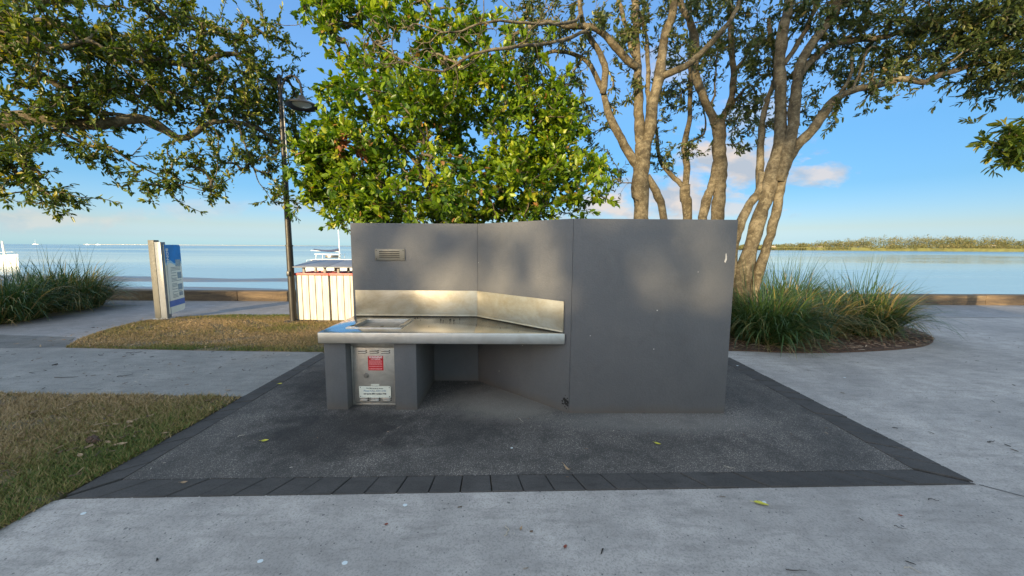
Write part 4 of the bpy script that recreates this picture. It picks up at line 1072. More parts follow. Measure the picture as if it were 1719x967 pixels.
def build_barbecue():
    r = thing('barbecue', 'stainless steel public barbecue bench built against the grey wall', 'barbecue', (-0.9, 3.9, 0))
    top = MB()
    top.prism([(-1.84, 3.43), (0.506, 3.452), (0.506, 3.482), (-0.403, 4.294), (-1.862, 4.294)], 0.679, 0.785, 0.006, 2)
    bt = top.build('benchtop', MAT['stainless'], None, 35)
    hx0, hx1, hy0, hy1 = -1.612, -1.148, 3.665, 4.065
    cut = MB().box(((hx0 + hx1) / 2, (hy0 + hy1) / 2, 0.79), (hx1 - hx0, hy1 - hy0, 0.09)).build('cutter', MAT['stainless'], None, 0)
    boolean_cut(bt, cut)
    bt.parent = r; bpy.context.view_layer.update(); bt.matrix_parent_inverse = Matrix.Translation(r.location).inverted()
    f = MB(); fw = 0.05
    f.box(((hx0 + hx1) / 2, hy0 - fw / 2 + .004, 0.789), (hx1 - hx0 + 2 * fw - .008, fw, 0.012), bevel=0.004)
    f.box(((hx0 + hx1) / 2, hy1 + fw / 2 - .004, 0.7888), (hx1 - hx0 + 2 * fw - .008, fw, 0.012), bevel=0.004)
    f.box((hx0 - fw / 2 + .004, (hy0 + hy1) / 2, 0.7884), (fw, hy1 - hy0 + .01, 0.012), bevel=0.004)
    f.box((hx1 + fw / 2 - .004, (hy0 + hy1) / 2, 0.7884), (fw, hy1 - hy0 + .01, 0.012), bevel=0.004)
    fr = f.build('hotplate_rim', MAT['stainless'], r, 35, True)
    hp = MB().box(((hx0 + hx1) / 2, (hy0 + hy1) / 2, 0.752), (hx1 - hx0 - .012, hy1 - hy0 - .012, 0.016), bevel=0.004).build('hotplate', MAT['hot_plate'], r, 35, True)
    MB().lathe(((hx0 + hx1) / 2 + .01, 3.84, 0.7605), [(0.0, .0012), (0.016, .001), (0.020, 0.0)], 16).build('drain', MAT['dark_slot'], hp, 35, True)
    # crumbs left on the bench are its own dirt
    d = MB(); rg = random.Random(9)
    for (px, py, s) in ((697, 534, .016), (701, 533, .012), (706, 537, .010), (740, 536, .012), (744, 538, .010), (756, 536, .026), (762, 537, .014), (772, 535, .008), (720, 548, .006), (800, 545, .005), (840, 550, .006), (870, 556, .005)):
        q = gnd(px, py, 0.785); d.box((q[0], q[1], 0.787), (s, s * rg.uniform(.4, .9), 0.006), rz=rg.uniform(0, 3), bevel=.002, seg=1)
    tag(d.build('burnt_crumbs', MAT['dark_slot'], r, 0, True), 'burnt crumbs left at the back of the bench', kind='stuff')
    # splash backs
    MB().box((-1.117, 4.292, 0.939), (1.430, 0.010, 0.304), bevel=.002).box((-1.117, 4.288, 0.796), (1.426, 0.016, 0.018), bevel=.006).build('splashback', MAT['stainless_splash'], r, 35, True)
    P, Q = Vector((-0.402, 4.288)), Vector((0.503, 3.478)); dv = (Q - P); L = dv.length; ang = math.atan2(dv.y, dv.x); nn = Vector((dv.y, -dv.x)).normalized(); mid = (P + Q) / 2 + nn * 0.004
    m2 = mid + nn * .004
    tag(MB().box((mid.x, mid.y, 0.939), (L - .012, 0.010, 0.304), rz=ang, bevel=.002).box((m2.x, m2.y, 0.796), (L - .016, 0.016, 0.018), rz=ang, bevel=.006).build('splashback', MAT['stainless_splash'], r, 35, True), 'angled fat stained splashback')
    # masonry piers
    for (x0, x1) in ((-1.816, -1.607), (-1.140, -0.924)):
        MB().box(((x0 + x1) / 2, 3.893, 0.322), (x1 - x0, 0.806, 0.712), bevel=.006).build('pier', MAT['grey_paint'], r, 30, True)
    # cabinet between the piers
    cb = MB(); y = 3.600
    cb.box((-1.3735, y + .012, 0.642), (0.460, 0.02, 0.072), bevel=.003)
    cb.box((-1.596, y + .012, 0.31), (0.018, 0.03, 0.60), bevel=.003).box((-1.151, y + .012, 0.31), (0.018, 0.03, 0.60), bevel=.003)
    cb.box((-1.3735, y + .012, 0.011), (0.460, 0.03, 0.022), bevel=.003).box((-1.3735, 3.93, 0.33), (0.44, 0.6, 0.60))
    cf = cb.build('cabinet', MAT['stainless_dull'], r, 30, True)
    dr = MB(); dz0, dz1, dx0, dx1 = 0.030, 0.598, -1.580, -1.168
    dc = (dx0 + dx1) / 2
    dr.box((dc, y - .004, (dz0 + dz1) / 2), (dx1 - dx0, 0.016, dz1 - dz0), bevel=.003)
    for zz in (0.568, 0.548, 0.078, 0.057):
        for k in (-1, 0, 1):
            dr.box((dc + k * .115, y - .0155, zz), (0.078, 0.012, 0.0105), rx=R(-25), bevel=.003)
            dr.box((dc + k * .115 + .046, y - .0126, zz - .001), (0.010, 0.003, 0.011), mi=1)
            dr.box((dc + k * .115, y - .0124, zz - .0085), (0.078, 0.003, 0.0035), mi=1)
    do = dr.build('cabinet_door', [MAT['stainless_dull'], MAT['dark_slot']], r, 30, True)
    lk = MB(); lx, lz = -1.455, 0.312
    lk.cyl((lx, y - .012, lz), (lx, y - .024, lz), 0.026, 0.023, 24).cyl((lx, y - .024, lz), (lx, y - .030, lz), 0.016, 0.014, 20).box((lx, y - .031, lz), (.020, .004, .004))
    lk.build('lock', MAT['hot_plate'], do, 35, True)
    # warning sticker
    sx, sz = -1.356, 0.440
    st = MB().box((sx, y - .0128, sz), (0.152, 0.0016, 0.148)).build('warning_sticker', MAT['red_sticker'], do, 0, True)
    yy = y - .0142
    lettering('lettering', 'WARNING', 0.0275, MAT['white_print'], do, (sx, yy, sz + .060), (1, 0, 0), (0, 0, 1), bold=.0008)
    lettering('lettering', 'HOT SURFACE', 0.0145, MAT['white_print'], do, (sx, yy, sz + .041), (1, 0, 0), (0, 0, 1), bold=.0004)
    ln = MB(); rg = random.Random(4)
    for k, zz in enumerate((.026, .016, .006, -.004, -.014, -.032, -.053, -.062)):
        x = -.064
        while x < .060:
            w = rg.uniform(.006, .018); w = min(w, .064 - x)
            ln.box((sx + x + w / 2, yy, sz + zz), (w, .0006, .0052 if k != 5 else .008)); x += w + .003
    ln.build('small_print', MAT['pink_print'], do, 0, True)
    # riveted notice plate
    nx, nz = -1.368, 0.147
    pl = MB().box((nx, y - .0262, nz), (0.318, 0.003, 0.118), bevel=.001)
    for a in (-1, 1):
        for b in (-1, 1): pl.cyl((nx + a * .145, y - .0272, nz + b * .046), (nx + a * .145, y - .030, nz + b * .046), .0045, n=10, mi=1)
    po = pl.build('notice_plate', [MAT['plate_white'], MAT['ink_black']], do, 0, True)
    yy = y - .0284
    lettering('lettering', 'For Maintenance Issues', 0.0175, MAT['ink_black'], do, (nx, yy, nz + .038), (1, 0, 0), (0, 0, 1), bold=.0002)
    lettering('lettering', 'Please CALL 5331 2100', 0.0250, MAT['ink_blue'], do, (nx, yy, nz + .012), (1, 0, 0), (0, 0, 1), sx=.92, bold=.0003)
    lettering('lettering', 'and quote BBQ number 7708', 0.0205, MAT['ink_black'], do, (nx, yy, nz - .019), (1, 0, 0), (0, 0, 1), sx=.92, bold=.0009)
    MB().box((nx - .002, y - .0135, nz + .068), (.085, .002, .014)).build('white_tape', MAT['plate_white'], do, 0, True)


build_wall(); build_barbecue()


# ------------------------------------------------------------------ lamp, sign, bins
def build_lamp():
    x, y = -4.635, 7.73
    r = thing('street_lamp', 'slim dark lamp post with a bell shaped hanging lamp beside the white bins', 'street lamp', (x, y, 0))
    lx = -4.21 - x
    p = MB()
    for (z0, z1, r0, r1) in ((0.0, 1.6, .068, .064), (1.6, 3.0, .058, .053), (3.0, 4.9, .046, .038)):
        p.cyl((0, 0, z0), (0, 0, z1), r0, r1, 20)
    p.cyl((0, 0, 1.585), (0, 0, 1.615), .073, .073, 20).cyl((0, 0, 2.98), (0, 0, 3.02), .062, .062, 20).lathe((0, 0, 4.9), [(.048, 0), (.05, .02), (.03, .06), (0.0001, .08)], 16)
    p.build('pole', MAT['pole_paint'], r)
    MB().cyl((0, 0, -.02), (0, 0, .018), .19, .18, 24).build('footing', MAT['paver'], r)
    MB().box((-.01, -.083, 1.02), (.06, .012, .10), bevel=.004).build('access_cover', MAT['lamp_paint'], r)
    a = MB(); pts = [(0, 0, 4.55), (.06, 0, 4.78), (.16, 0, 4.92), (.28, 0, 4.94), (.38, 0, 4.86), (lx, 0, 4.70), (lx, 0, 4.56)]
    P, _ = resample(pts, .05); a.tube(P, .022, 10)
    a.build('arm', MAT['lamp_paint'], r)
    s = MB(); s.lathe((lx, 0, 4.36), [(.305, .0), (.310, .012), (.285, .040), (.215, .075), (.130, .100), (.085, .135), (.062, .185), (.05, .20), (.03, .215), (.0001, .22)], 40)
    s.lathe((lx, 0, 4.36), [(.305, 0), (.27, .030), (.20, .060), (.0001, .07)], 40)
    sh = s.build('lamp_shade', MAT['lamp_paint'], r)
    MB().lathe((lx, 0, 4.39), [(.0001, -.035), (.10, -.028), (.17, 0.0), (.18, .02)], 28).build('lens', MAT['lens_glass'], sh)
    MB().cyl((.075, -.02, 3.35), (.062, -.02, 4.45), .012, n=8).build('conduit', MAT['conduit_grey'], r)


def build_sign():
    r = thing('information_sign', 'tall narrow information sign with a blue headed panel standing by the seaside path', 'sign', (-7.6, 7.9, 0))
    MB().box((-7.645, 7.93, .85), (.125, .12, 1.70), bevel=.004).build('post', MAT['sign_metal'], r, 30, True)
    MB().box((-7.568, 7.96, .83), (.034, .10, 1.64)).build('channel', MAT['sign_brown'], r, 0, True)
    tag(MB().box((-7.485, 7.90, .845), (.13, .11, 1.63), bevel=.004).build('post', MAT['sign_white'], r, 30, True), 'white faced post')
    b = MB()
    for k in (-.06, .0, .06): b.cyl((-7.5 + k, 7.86, 0), (-7.5 + k, 7.86, .03), .014, n=6)
    b.box((-7.565, 7.92, .008), (.34, .22, .016), bevel=.003)
    b.build('base_plate', MAT['conduit_grey'], r, 30, True)
    P0 = Vector((-7.425, 7.90, 0)); d = Vector((-.227, .60, 0)).normalized(); n = Vector((d.y, -d.x, 0)); Wd = .70; z0, z1 = .11, 1.605
    def pt(u, z, o=0.0): q = P0 + d * u + n * o; return (q.x, q.y, z)
    def slab(name, uv, m, o0, o1, par=None):
        mb = MB(); a = [mb.bm.verts.new(pt(u, z, o1)) for u, z in uv]; bb = [mb.bm.verts.new(pt(u, z, o0)) for u, z in uv]; k = len(uv)
        mb.bm.faces.new(a); mb.bm.faces.new(bb[::-1])
        for i in range(k): mb.bm.faces.new((a[i], bb[i], bb[(i + 1) % k], a[(i + 1) % k]))
        return mb.build(name, m, par or r, 0, True)
    def arc(cu, cz, rad, a0, a1, k=6): return [(cu + rad * math.cos(R(a0 + (a1 - a0) * i / k)), cz + rad * math.sin(R(a0 + (a1 - a0) * i / k))) for i in range(k + 1)]
    outline = [(0, z0)] + arc(Wd - .10, z0 + .10, .10, -90, 0) + arc(Wd - .06, z1 - .06, .06, 0, 90) + [(0, z1)]
    pan = slab('panel', outline, MAT['sign_cream'], -.02, .02)
    wave = [(Wd * (1 - i / 14), z1 - .40 + .035 * math.sin(i * .75) + .02 * i / 14) for i in range(15)]
    slab('blue_header', wave[::-1] + arc(Wd - .06, z1 - .06, .058, 0, 90) + [(0, z1 - .002)], MAT['sign_blue'], .018, .0225, pan)
    foam = [(u, z + .012) for u, z in wave] + [(u, z - .035 - .015 * math.sin(u * 14)) for u, z in wave[::-1]]
    slab('wave_band', foam, MAT['sign_foam'], .018, .0237, pan)
    slab('blue_stripe', [(0.01, .255), (Wd - .002, .255), (Wd - .002, .385), (0.01, .385)], MAT['sign_royal'], .018, .0225, pan)
    for (zc, w, h) in ((1.20, .22, .15), (.92, .17, .14), (.66, .19, .13), (.50, .16, .09)):
        slab('picture', [(Wd - .06 - w, zc - h / 2), (Wd - .06, zc - h / 2), (Wd - .06, zc + h / 2), (Wd - .06 - w, zc + h / 2)], MAT['sign_photo'], .018, .0247, pan)
    mb = MB()
    for k in range(24):
        z = 1.10 - k * .030
        u1 = (.42 if abs(z - .92) < .09 or abs(z - .66) < .09 or abs(z - .5) < .06 else .62) - (k % 4 == 3) * .2
        if k % 6 == 5: continue
        vs = [mb.bm.verts.new(pt(u, zz, .0232)) for u, zz in ((.18, z), (u1, z), (u1, z + .010), (.18, z + .010))]; mb.bm.faces.new(vs)
    mb.build('text_lines', MAT['sign_text'], pan, 0, True)
    o = P0 + d * .085 + n * .0262
    lettering('lettering', 'BONGAREE', .135, MAT['hull_white'], pan, (o.x, o.y, 1.22), (0, 0, -1), tuple(d), sx=.88, bold=.004)


def build_bins():
    first = None
    for i, (x0, lab) in enumerate(((-4.592, 'white slatted bin enclosure with red rim, right beside the lamp post'), (-3.852, 'white slatted bin enclosure half hidden behind the left end of the grey wall'))):
        r = thing('bin_enclosure', lab, 'bin', (x0 + .36, 8.15, 0), group='white slatted bins')
        w, dp = .71, .72; rg = random.Random(20 + i)
        c = MB().box((0, 0, .50), (w - .09, dp - .09, .93)).build('bin_body', MAT['bin_dark'], r, 0)
        def panel(name, n, length, place):
            m = MB(); sw = length / n
            for k in range(n):
                u = -length / 2 + sw * (k + .5); z0 = .02 + rg.uniform(0, .012); hh = .955
                cc, sz = place(u, sw - rg.uniform(.010, .018))
                m.box((cc[0], cc[1], z0 + hh / 2), (sz[0], sz[1], hh), bevel=.003, seg=1, rz=rg.uniform(-.006, .006))
            return m.build(name, MAT['bin_white'], r, 0)
        panel('slat_panel', 5, w, lambda u, s: ((u, -dp / 2, 0), (s, .022, 0)))
        panel('slat_panel', 5, w, lambda u, s: ((u, dp / 2, 0), (s, .022, 0)))
        panel('slat_panel', 5, dp - .05, lambda u, s: ((-w / 2 + .012, u, 0), (.022, s, 0)))
        panel('slat_panel', 5, dp - .05, lambda u, s: ((w / 2 - .012, u, 0), (.022, s, 0)))
        t = MB()
        for sy in (-1, 1): t.box((0, sy * (dp / 2 - .01), 1.005), (w + .02, .06, .05), bevel=.004)
        for sx in (-1, 1): t.box((sx * (w / 2 - .015), 0, 1.0045), (.06, dp - .09, .048), bevel=.004)
        t.build('red_rim', MAT['bin_red'], r, 30)
        MB().box((0, 0, .99), (w - .1, dp - .1, .03)).build('lid', MAT['bin_dark'], r, 0)
        for sx in (-1, 1):
            for sy in (-1, 1): MB().box((sx * (w / 2 - .13), sy * (dp / 2 - .12), 1.105 + sy * .02), (.05, .04, .19 + sy * .04), bevel=.003).build('roof_post', MAT['bin_post'], r, 30)
        MB().box((0, -.01, 1.215), (w + .02, dp + .16, .022), bevel=.004, rx=R(7.5)).build('bin_roof', MAT['bin_roof'], r, 30)
        MB().box((0, 0, .008), (w + .06, dp + .05, .016), bevel=.003).build('plinth', MAT['paver'], r, 30)


build_lamp(); build_sign(); build_bins()


# ------------------------------------------------------------------ boats
def hull(L, Wd, fb, m=None):
    mb = MB(); N, K = 16, 7; rows = []
    for i in range(N + 1):
        s = i / N; half = Wd / 2 * (1 - max(0, (s - .45) / .55) ** 2.2) * (.86 + .14 * min(1, s / .2)); sheer = fb * (1 + .30 * s * s)
        row = []
        for k in range(-K, K + 1):
            a = k / K; yy = half * math.copysign(abs(a) ** .6, a); zz = -.35 + (sheer + .35) * abs(a) ** 2.4
            row.append(mb.bm.verts.new((-L / 2 + L * s + .25 * abs(a) * s, yy, zz)))
        rows.append(row)
    for a, b in zip(rows, rows[1:]):
        for k in range(2 * K): mb.bm.faces.new((a[k], b[k], b[k + 1], a[k + 1]))
        mb.bm.faces.new((a[0], a[-1], b[-1], b[0]))
    mb.bm.faces.new(rows[0])
    return mb


def build_boats():
    # motor sailing catamaran moored off the bins
    r = thing('sailing_boat', 'white cruising catamaran with dark blue boom cover moored beyond the bins', 'boat', (-20.9, 45, -1.2), R(4))
    r.scale = (.66, .66, .66)
    for sy in (-1.7, 1.7):
        m = hull(10.5, 1.5, 1.0); me = m.mesh('hull'); me.transform(Matrix.Translation((0, sy, 0))); me.materials.append(MAT['hull_white']); link('hull', me, None, r)
    MB().box((-.2, 0, .95), (8.4, 3.4, .35), bevel=.1).build('bridge_deck', MAT['hull_white'], r)
    cb = MB().prism([(-4.4, -1.9), (1.2, -1.9), (2.6, -1.2), (2.6, 1.2), (1.2, 1.9), (-4.4, 1.9)], 1.1, 1.85, .12).build('cabin', MAT['hull_white'], r)
    for (x0, x1) in ((-3.3, -1.9), (-1.5, 1.0)):
        MB().prism([(x0, 1.42), (x1, 1.42), (x1 - .15, 1.62), ((x0 + x1) / 2, 1.70), (x0 + .3, 1.62)], 0, .02).bm.free()
        w = MB(); P = [(x0, 1.40), (x1, 1.40), (x1 - .2, 1.56), ((x0 + x1) / 2, 1.63), (x0 + .35, 1.56)]
        a = [w.bm.verts.new((p[0], -1.93, p[1])) for p in P]; b = [w.bm.verts.new((p[0], -1.88, p[1])) for p in P]
        w.bm.faces.new(a); w.bm.faces.new(b[::-1])
        for i in range(5): w.bm.faces.new((a[i], b[i], b[(i + 1) % 5], a[(i + 1) % 5]))
        w.build('window', MAT['boat_glass'], cb, 0)
    MB().box((-1.7, 0, 2.78), (4.4, 3.0, .08), bevel=.03).build('hardtop', MAT['hull_white'], r)
    for sx in (-3.7, .3):
        for sy in (-1.35, 1.35): MB().cyl((sx, sy, 1.8), (sx + .05, sy, 2.78), .035, n=8).build('hardtop_post', MAT['boat_metal'], r)
    MB().box((-.9, -1.2, 2.35), (2.4, .04, .45), bevel=.02).build('windscreen', MAT['boat_glass'], r)
    MB().cyl((.0, 0, 1.8), (-.15, 0, 14.5), .09, .06, 12).build('mast', MAT['boat_metal'], r)
    P, _ = resample([(-4.6, 0, 3.62), (-3.2, 0, 3.42), (-1.6, 0, 3.36), (-.2, 0, 3.55)], .3)
    MB().tube(P, list(np.linspace(.10, .26, len(P))), 10).build('boom_cover', MAT['sail_cover'], r)
    MB().cyl((-5.1, 0, 3.42), (-.1, 0, 3.2), .06, n=8).build('boom', MAT['boat_metal'], r)
    rl = MB()
    for sx in (-4.9, -3.5, -2, -.5, 1, 2.5, 4, 5.0): rl.cyl((sx, -2.3, 1.05), (sx, -2.3, 1.75), .02, n=6)
    rl.cyl((-4.9, -2.3, 1.75), (5.0, -2.3, 1.85), .018, n=6).cyl((-4.9, -2.3, 1.4), (5.0, -2.3, 1.5), .014, n=6)
    rl.build('guard_rail', MAT['boat_metal'], r)
    # boat cut by the left edge of the frame
    r = thing('sailing_boat', 'white yacht moored at the left edge, only its bow showing above the long grass', 'boat', (-64.4, 45, -1.2), R(6))
    r.scale = (.78, .78, .78)
    hull(9.5, 2.6, 1.55).build('hull', MAT['hull_white'], r)
    MB().prism([(-3, -1.0), (1.0, -1.0), (2.0, -.5), (2.0, .5), (1.0, 1.0), (-3, 1.0)], 1.4, 2.1, .1).build('cabin', MAT['hull_white'], r)
    MB().cyl((3.2, 0, 1.6), (3.1, 0, 4.0), .16, .12, 10).build('samson_post', MAT['hull_white'], r)
    MB().cyl((0.8, 0, 2.0), (.7, 0, 13), .09, .06, 10).build('mast', MAT['boat_metal'], r)
    MB().cyl((-3, -1.2, 1.9), (4.6, -.15, 2.35), .02, n=6).build('guard_rail', MAT['boat_metal'], r)
    # far off on the horizon
    for (px, L, lab, sail) in ((60, 26, 'tiny white sailing boat far out on the left horizon, leftmost', True), (147, 16, 'pair-like white speck of a motor boat on the horizon left of the sign', False), (165, 20, 'low white launch on the horizon nearest the information sign', False)):
        q = at(px, 412, 1900)
        r = thing('distant_boat', lab, 'boat', (q[0], 1900, -1.2), R(8), 'boats far out on the horizon')
        hull(L, L * .28, 2.4).build('hull', MAT['hull_white'], r)
        MB().box((-L * .05, 0, 3.6), (L * .4, L * .2, 2.4), bevel=.4).build('cabin', MAT['hull_white'], r)
        if sail: MB().cyl((0, 0, 3), (0, 0, 26), .35, .25, 8).build('mast', MAT['boat_metal'], r)
    # houses among the trees of the far shore
    for (px, py, w, lab) in ((1297, 413, 9, 'pale house at the left end of the far shore, beside the leaning trunk'), (1376, 413, 8, 'small white house low in the far wood, left of its highest trees'), (1664, 410, 11, 'white house showing between tree crowns at the right of the far shore')):
        q = at(px, py, 912)
        r = thing('house', lab, 'house', (q[0], 912, 1.2), R(random.uniform(-12, 12)), 'houses on the far shore')
        hz = max(4.0, (q[2] - 1.2) * .75)
        MB().box((0, 0, hz / 2), (w, 9, hz)).build('wall', MAT['house_white'], r, 0)
        MB().prism([(-w / 2 - 1, -5.2), (w / 2 + 1, -5.2), (w / 2 + 1, 5.2), (-w / 2 - 1, 5.2)], hz, hz + 1.6, .7, 1).build('roof', MAT['house_roof'], r, 0)


build_boats()


# ------------------------------------------------------------------ strappy grasses
def tussock(label, x, y, n, Lr, spread, seed, group, dry=0.12, stems=0):
    rng = np.random.default_rng(seed)
    r = thing('grass_tussock', label, 'ornamental grass', (x, y, 0.02), group=group)
    def strips(n, Lr, th_r, bend_r, w0, tint, rb):
        K = 7
        a = rng.uniform(0, 2 * math.pi, n); L = rng.uniform(*Lr, n); th = rng.uniform(*th_r, n); bend = rng.uniform(*bend_r, n)
        rr = rb * np.sqrt(rng.random(n)); ba = a + rng.normal(0, .7, n)
        p = np.stack([rr * np.cos(ba), rr * np.sin(ba), np.zeros(n)], 1)
        side = np.stack([-np.sin(a), np.cos(a), np.zeros(n)], 1) + rng.normal(0, .25, (n, 3)) * np.array([1, 1, .6])
        wob = rng.normal(0, .10, n); V = []
        w = w0 * rng.uniform(.65, 1.3, n)
        for k in range(K + 1):
            t = k / K; ang = th - bend * t ** 1.6; az = a + wob * t * 2
            wk = (w * (1 - t) ** .7 * (0.7 + .6 * min(1, t * 4)) * .5 + .0006)[:, None]
            V.append(p - side * wk); V.append(p + side * wk)
            p = p + np.stack([np.cos(ang) * np.cos(az), np.cos(ang) * np.sin(az), np.sin(ang)], 1) * (L / K)[:, None]
            p[:, 2] = np.maximum(p[:, 2], .006)
        V = np.stack(V, 1); i = np.arange(n)[:, None] * (2 * K + 2)
        Q = np.concatenate([i + np.array([[2 * k, 2 * k + 1, 2 * k + 3, 2 * k + 2]]) for k in range(K)])
        return np_mesh('strips', V.reshape(-1, 3), Q, smooth=True, attrs={'tint': np.repeat(tint, 2 * K + 2)})
    tint = np.clip(rng.normal(.38, .2, n), 0, .8); tint[rng.random(n) < dry] = rng.uniform(.85, 1.0)
    link('blades', strips(n, Lr, (R(42), R(89)), (R(40), R(150)), .016, tint, spread), MAT['strap_leaf'], r)
    k = n // 5
    link('dead_blades', strips(k, (Lr[0] * .6, Lr[1] * .8), (R(5), R(60)), (R(20), R(110)), .011, np.clip(rng.normal(.88, .12, k), .3, 1), spread), MAT['strap_leaf'], r)
    if stems: link('seed_stems', strips(stems, (Lr[1] * .85, Lr[1] * 1.22), (R(68), R(90)), (R(4), R(40)), .010, np.clip(rng.normal(.12, .12, stems), 0, 1), spread * .8), MAT['strap_leaf'], r)
    return r


G1 = 'strappy grasses in the bed right of the wall'; G2 = 'strappy grasses at the left edge'
tussock('large green tussock nearest the right end of the wall', 4.40, 6.35, 1500, (.8, 1.28), .46, 61, G1, stems=60)
tussock('shaded tussock at the foot of the leaning tree, closest to the wall end', 3.75, 7.1, 600, (.6, 1.15), .3, 62, G1, .3, stems=10)
tussock('middle tussock with the tallest upright dark stems, set behind its neighbours', 5.75, 7.7, 1300, (.85, 1.4), .5, 63, G1, stems=130)
tussock('yellowish low tussock between the two big front ones', 5.50, 6.70, 900, (.7, 1.2), .36, 64, G1, .5, stems=12)
tussock('right hand tussock arching out over the concrete path', 6.70, 7.05, 1600, (.8, 1.28), .50, 65, G1, .25, stems=70)
tussock('nearer dark green tussock at the left frame edge, spilling toward the path', -10.55, 7.55, 1500, (.8, 1.30), .52, 66, G2, stems=40)
tussock('farther tussock with sunlit yellow top behind the left edge clump', -11.1, 9.0, 2000, (.85, 1.42), .70, 67, G2, .3, stems=40)
tussock('tussock half outside the left frame behind the nearer clump', -12.7, 8.2, 1000, (.8, 1.3), .50, 68, G2, .3, stems=40)


# ------------------------------------------------------------------ litter
def leaf_mesh(L, W, curl, seed):
    rg = random.Random(seed); bm = bmesh.new(); N = 8; rows = []
    for i in range(N + 1):
        t = i / N; w = W / 2 * max(0.02, math.sin(math.pi * t ** .8)) ** .8; z = curl * L * (t - .5) ** 2 * 2 + .003
        x = (t - .5) * L; yb = .04 * L * math.sin(t * 3)
        rows.append([bm.verts.new((x, yb - w, z + w * .35)), bm.verts.new((x, yb, z)), bm.verts.new((x, yb + w * rg.uniform(.8, 1.1), z + w * .45))])
    for a, b in zip(rows, rows[1:]):
        for k in range(2): bm.faces.new((a[k], b[k], b[k + 1], a[k + 1]))
    st = bmesh.ops.create_cone(bm, segments=5, radius1=.0012, radius2=.0008, depth=L * .25)
    bmesh.ops.transform(bm, matrix=Matrix.Translation((-L * .6, 0, .004 + curl * L * .5)) @ Matrix.Rotation(R(90), 4, 'Y'), verts=st['verts'])
    me = bpy.data.meshes.new('leaf'); bm.to_mesh(me); bm.free()
    me.polygons.foreach_set('use_smooth', [True] * len(me.polygons))
    return me


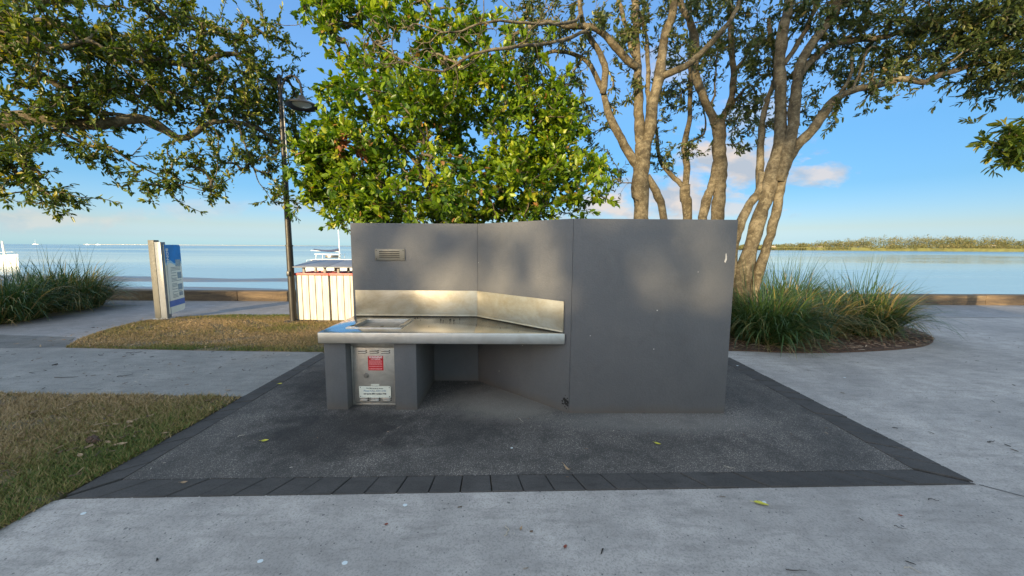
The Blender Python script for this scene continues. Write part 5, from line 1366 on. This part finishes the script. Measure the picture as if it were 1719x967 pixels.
def build_litter():
    kinds = {}
    def leaf(px, py, L, W, m, lab, rz, curl=.15, z=.002, grp=None):
        q = gnd(px, py, z); me = leaf_mesh(L, W, curl, int(px)); me.materials.append(MAT[m])
        o = link('fallen_leaf', me); o.location = (q[0], q[1], z); o.rotation_euler = (random.uniform(-.15, .15), random.uniform(-.1, .1), rz)
        tag(o, lab, 'leaf', grp or 'fallen leaves')
    leaf(1278, 847, .085, .036, 'fallen_yellow', 'largest yellow green leaf, lying on the pale concrete in the right foreground', R(-20), .1, -.004)
    leaf(1104, 746, .055, .028, 'fallen_yellow', 'small yellow leaf on the dark pad in front of the right wall panel', R(-35), .3)
    leaf(445, 741, .060, .030, 'fallen_yellow', 'yellow leaf on the dark pad toward its left paver border', R(10), .3)
    leaf(953, 789, .075, .018, 'fallen_tan', 'curled tan leaf on the front pavers near the middle', R(-50), .9, .006)
    leaf(309, 811, .040, .02, 'fallen_tan', 'pale bit of leaf on the front pavers at the left', R(20), .4, .006)
    leaf(875, 888, .030, .014, 'fallen_tan', 'tiny tan leaf on the foreground concrete next to the squiggly twig', R(70), .4, -.004)
    leaf(649, 881, .022, .014, 'fallen_red', 'small red brown leaf on the foreground concrete, left one', R(20), .4, -.004)
    leaf(949, 919, .026, .018, 'fallen_red', 'red brown leaf on the foreground concrete near the bottom middle', R(60), .4, -.004)
    leaf(1511, 866, .024, .014, 'fallen_red', 'red brown leaf on the concrete below the right paver corner', R(130), .4, -.004)
    leaf(470, 645, .05, .03, 'fallen_yellow', 'pale green leaf on the left paver border', R(40), .3, .006)
    for (px, py, L, lab) in ((160, 726, .07, 'upper tan leaf on the near lawn'), (182, 744, .06, 'tan leaf on the near lawn right of the dark clod'), (203, 747, .085, 'broad tan leaf on the near lawn closest to the pavers'), (170, 713, .09, 'long straw leaf on the near lawn above the clod'), (134, 766, .07, 'lowest tan leaf on the near lawn'), (277, 728, .06, 'tan leaf at the lawn edge against the left pavers'), (218, 710, .09, 'slender pale leaf lying flat on the greener lawn')):
        leaf(px, py, L, L * .4, 'fallen_tan', lab, R(random.uniform(-40, 40)), .25, .022, 'leaves on the near lawn')
    for (px, py, L, lab) in ((383, 656, .06, 'pale leaf lying at the path edge near the left pavers'), (286, 612, .05, 'white leaf scrap in the middle of the left path')):
        leaf(px, py, L, L * .4, 'fallen_tan', lab, R(20), .3, 0)
    # clod on the lawn
    m = MB(); rg = random.Random(2)
    for k in range(9): m.box((rg.gauss(0, .03), rg.gauss(0, .02), .015 + rg.random() * .012), (rg.uniform(.02, .04),) * 3, rz=rg.random() * 3, rx=rg.random(), bevel=.006)
    q = gnd(158, 745); o = m.build('dirt_clod', MAT['mulch_soil']); o.location = (q[0], q[1], .012); tag(o, 'dark clod of dirt on the near lawn', 'dirt')
    def twig(px, py, L, rz, lab, m='twig_bark', r0=.0028, wig=.12, z=-.003):
        q = gnd(px, py, z); rg = random.Random(int(px)); P = [(L * (i / 6 - .5), L * wig * rg.uniform(-1, 1), r0 * 1.2 + (0.004 * rg.random())) for i in range(7)]
        b = MB(); Pq, _ = resample(P, L / 24); b.tube(Pq, list(np.linspace(r0, r0 * .5, len(Pq))), 6)
        o = b.build('twig', MAT[m]); o.location = (q[0], q[1], z); o.rotation_euler = (0, 0, rz); tag(o, lab, 'twig', 'fallen twigs')
    twig(850, 891, .085, R(95), 'short crooked twig standing out on the foreground concrete in the middle', 'twig_pale', .003, .22)
    twig(1337, 959, .10, R(-5), 'straight thin twig at the bottom right of the foreground', 'twig_bark', .0025, .05)
    twig(1664, 742, .09, R(15), 'dark twig on the right concrete', 'twig_bark', .004, .08)
    twig(1566, 840, .06, R(-5), 'brown twig on the concrete below the right paver corner')
    twig(1511, 886, .05, R(-40), 'thin twig on the concrete, left of the pale curl', 'twig_bark', .002)
    twig(1531, 957, .06, R(0), 'pale curled stalk near the bottom right', 'twig_pale', .002, .3)
    twig(110, 634, .25, R(8), 'long dark twig on the left path', 'twig_bark', .0042, .05)
    twig(210, 631, .14, R(30), 'short dark twig in the middle of the left path', 'twig_bark', .0038, .08)
    twig(225, 592, .18, R(30), 'dark twig at the back of the left path, near the far lawn', 'twig_bark', .004, .07)
    twig(405, 732, .05, R(50), 'white twig scrap at the left pavers edge', 'twig_pale', .003, .2, .005)
    twig(875, 706, .09, R(-60), 'pale twig under the right end of the bench', 'twig_pale', .002, .06, .001)
    twig(1224, 785, .07, R(-30), 'pale stalk at the back of the front pavers on the right', 'twig_pale', .002, .1, .001)
    # flat white spots trodden into the concrete
    def spot(px, py, r, lab, z=-.006):
        q = gnd(px, py, z); b = MB(); rg = random.Random(int(px * 3)); n = 16
        b.prism([(r * math.cos(6.283 * k / n) * rg.uniform(.88, 1.08), r * .8 * math.sin(6.283 * k / n) * rg.uniform(.88, 1.08)) for k in range(n)], 0, .002, .0008, 1)
        o = b.build('white_spot', MAT['spot_white']); o.location = (q[0], q[1], z); tag(o, lab, 'spot', 'white spots on the concrete')
    spot(437, 942, .014, 'white spot at the bottom of the foreground concrete, left of a matching one'); spot(579, 945, .015, 'white spot at the bottom foreground, right one of the pair')
    spot(140, 862, .015, 'white spot on the concrete close to the lawn corner'); spot(680, 848, .014, 'white spot just below the front pavers left of the middle')
    spot(859, 752, .010, 'white fleck on the dark pad in the middle', 0); spot(1283, 843, .012, 'white spot beside the big yellow leaf')
    spot(1418, 634, .014, 'white fleck on the right concrete beyond the pad'); spot(1238, 614, .014, 'white fleck on the far end of the right pavers', .005)
    # dark crumbs and leaf scraps nobody could count
    n = 420
    x = RNG.uniform(-2.6, 9.5, n); y = RNG.uniform(0.9, 8.5, n)
    k = ~inside([(-2.9, 2.1), (3.25, 2.3), (3.25, 5.6), (-2.9, 5.6)], x, y) & ((x > 3.2) | (y < 2.3)) & ~((x < 8.2) & (y > 5.5))
    x, y = x[k], y[k]
    tag(link('leaf_litter', chips(x, y, -.006, (.008, .045), (.004, .012), .006), MAT['litter']), 'dark scraps of leaf and bark scattered over the pale concrete', 'litter', kind='stuff')
    n = 260
    x = RNG.uniform(-12, -3.1, n); y = RNG.uniform(3.9, 5.45, n)
    tag(link('leaf_litter', chips(x, y, -.004, (.01, .06), (.005, .016), .006), MAT['litter']), 'dark scraps of leaf scattered over the left path', 'litter', kind='stuff')
    n = 700
    x = RNG.uniform(-8, -2.95, n); y = np.where(RNG.random(n) < .5, RNG.uniform(1.4, 3.75, n), RNG.uniform(5.6, 8.3, n))
    tag(link('leaf_litter', chips(x, y, .022, (.02, .075), (.008, .022), .014), MAT['lawn_chip']), 'brown dead leaf scraps caught in the dry lawn', 'litter', kind='stuff')
    n = 240
    x = RNG.uniform(-2.6, 2.9, n); y = RNG.uniform(2.4, 5.2, n)
    tag(link('leaf_litter', chips(x, y, .0, (.006, .03), (.003, .008), .005), MAT['litter']), 'fine scraps of leaf scattered over the dark pad', 'litter', kind='stuff')


build_litter()
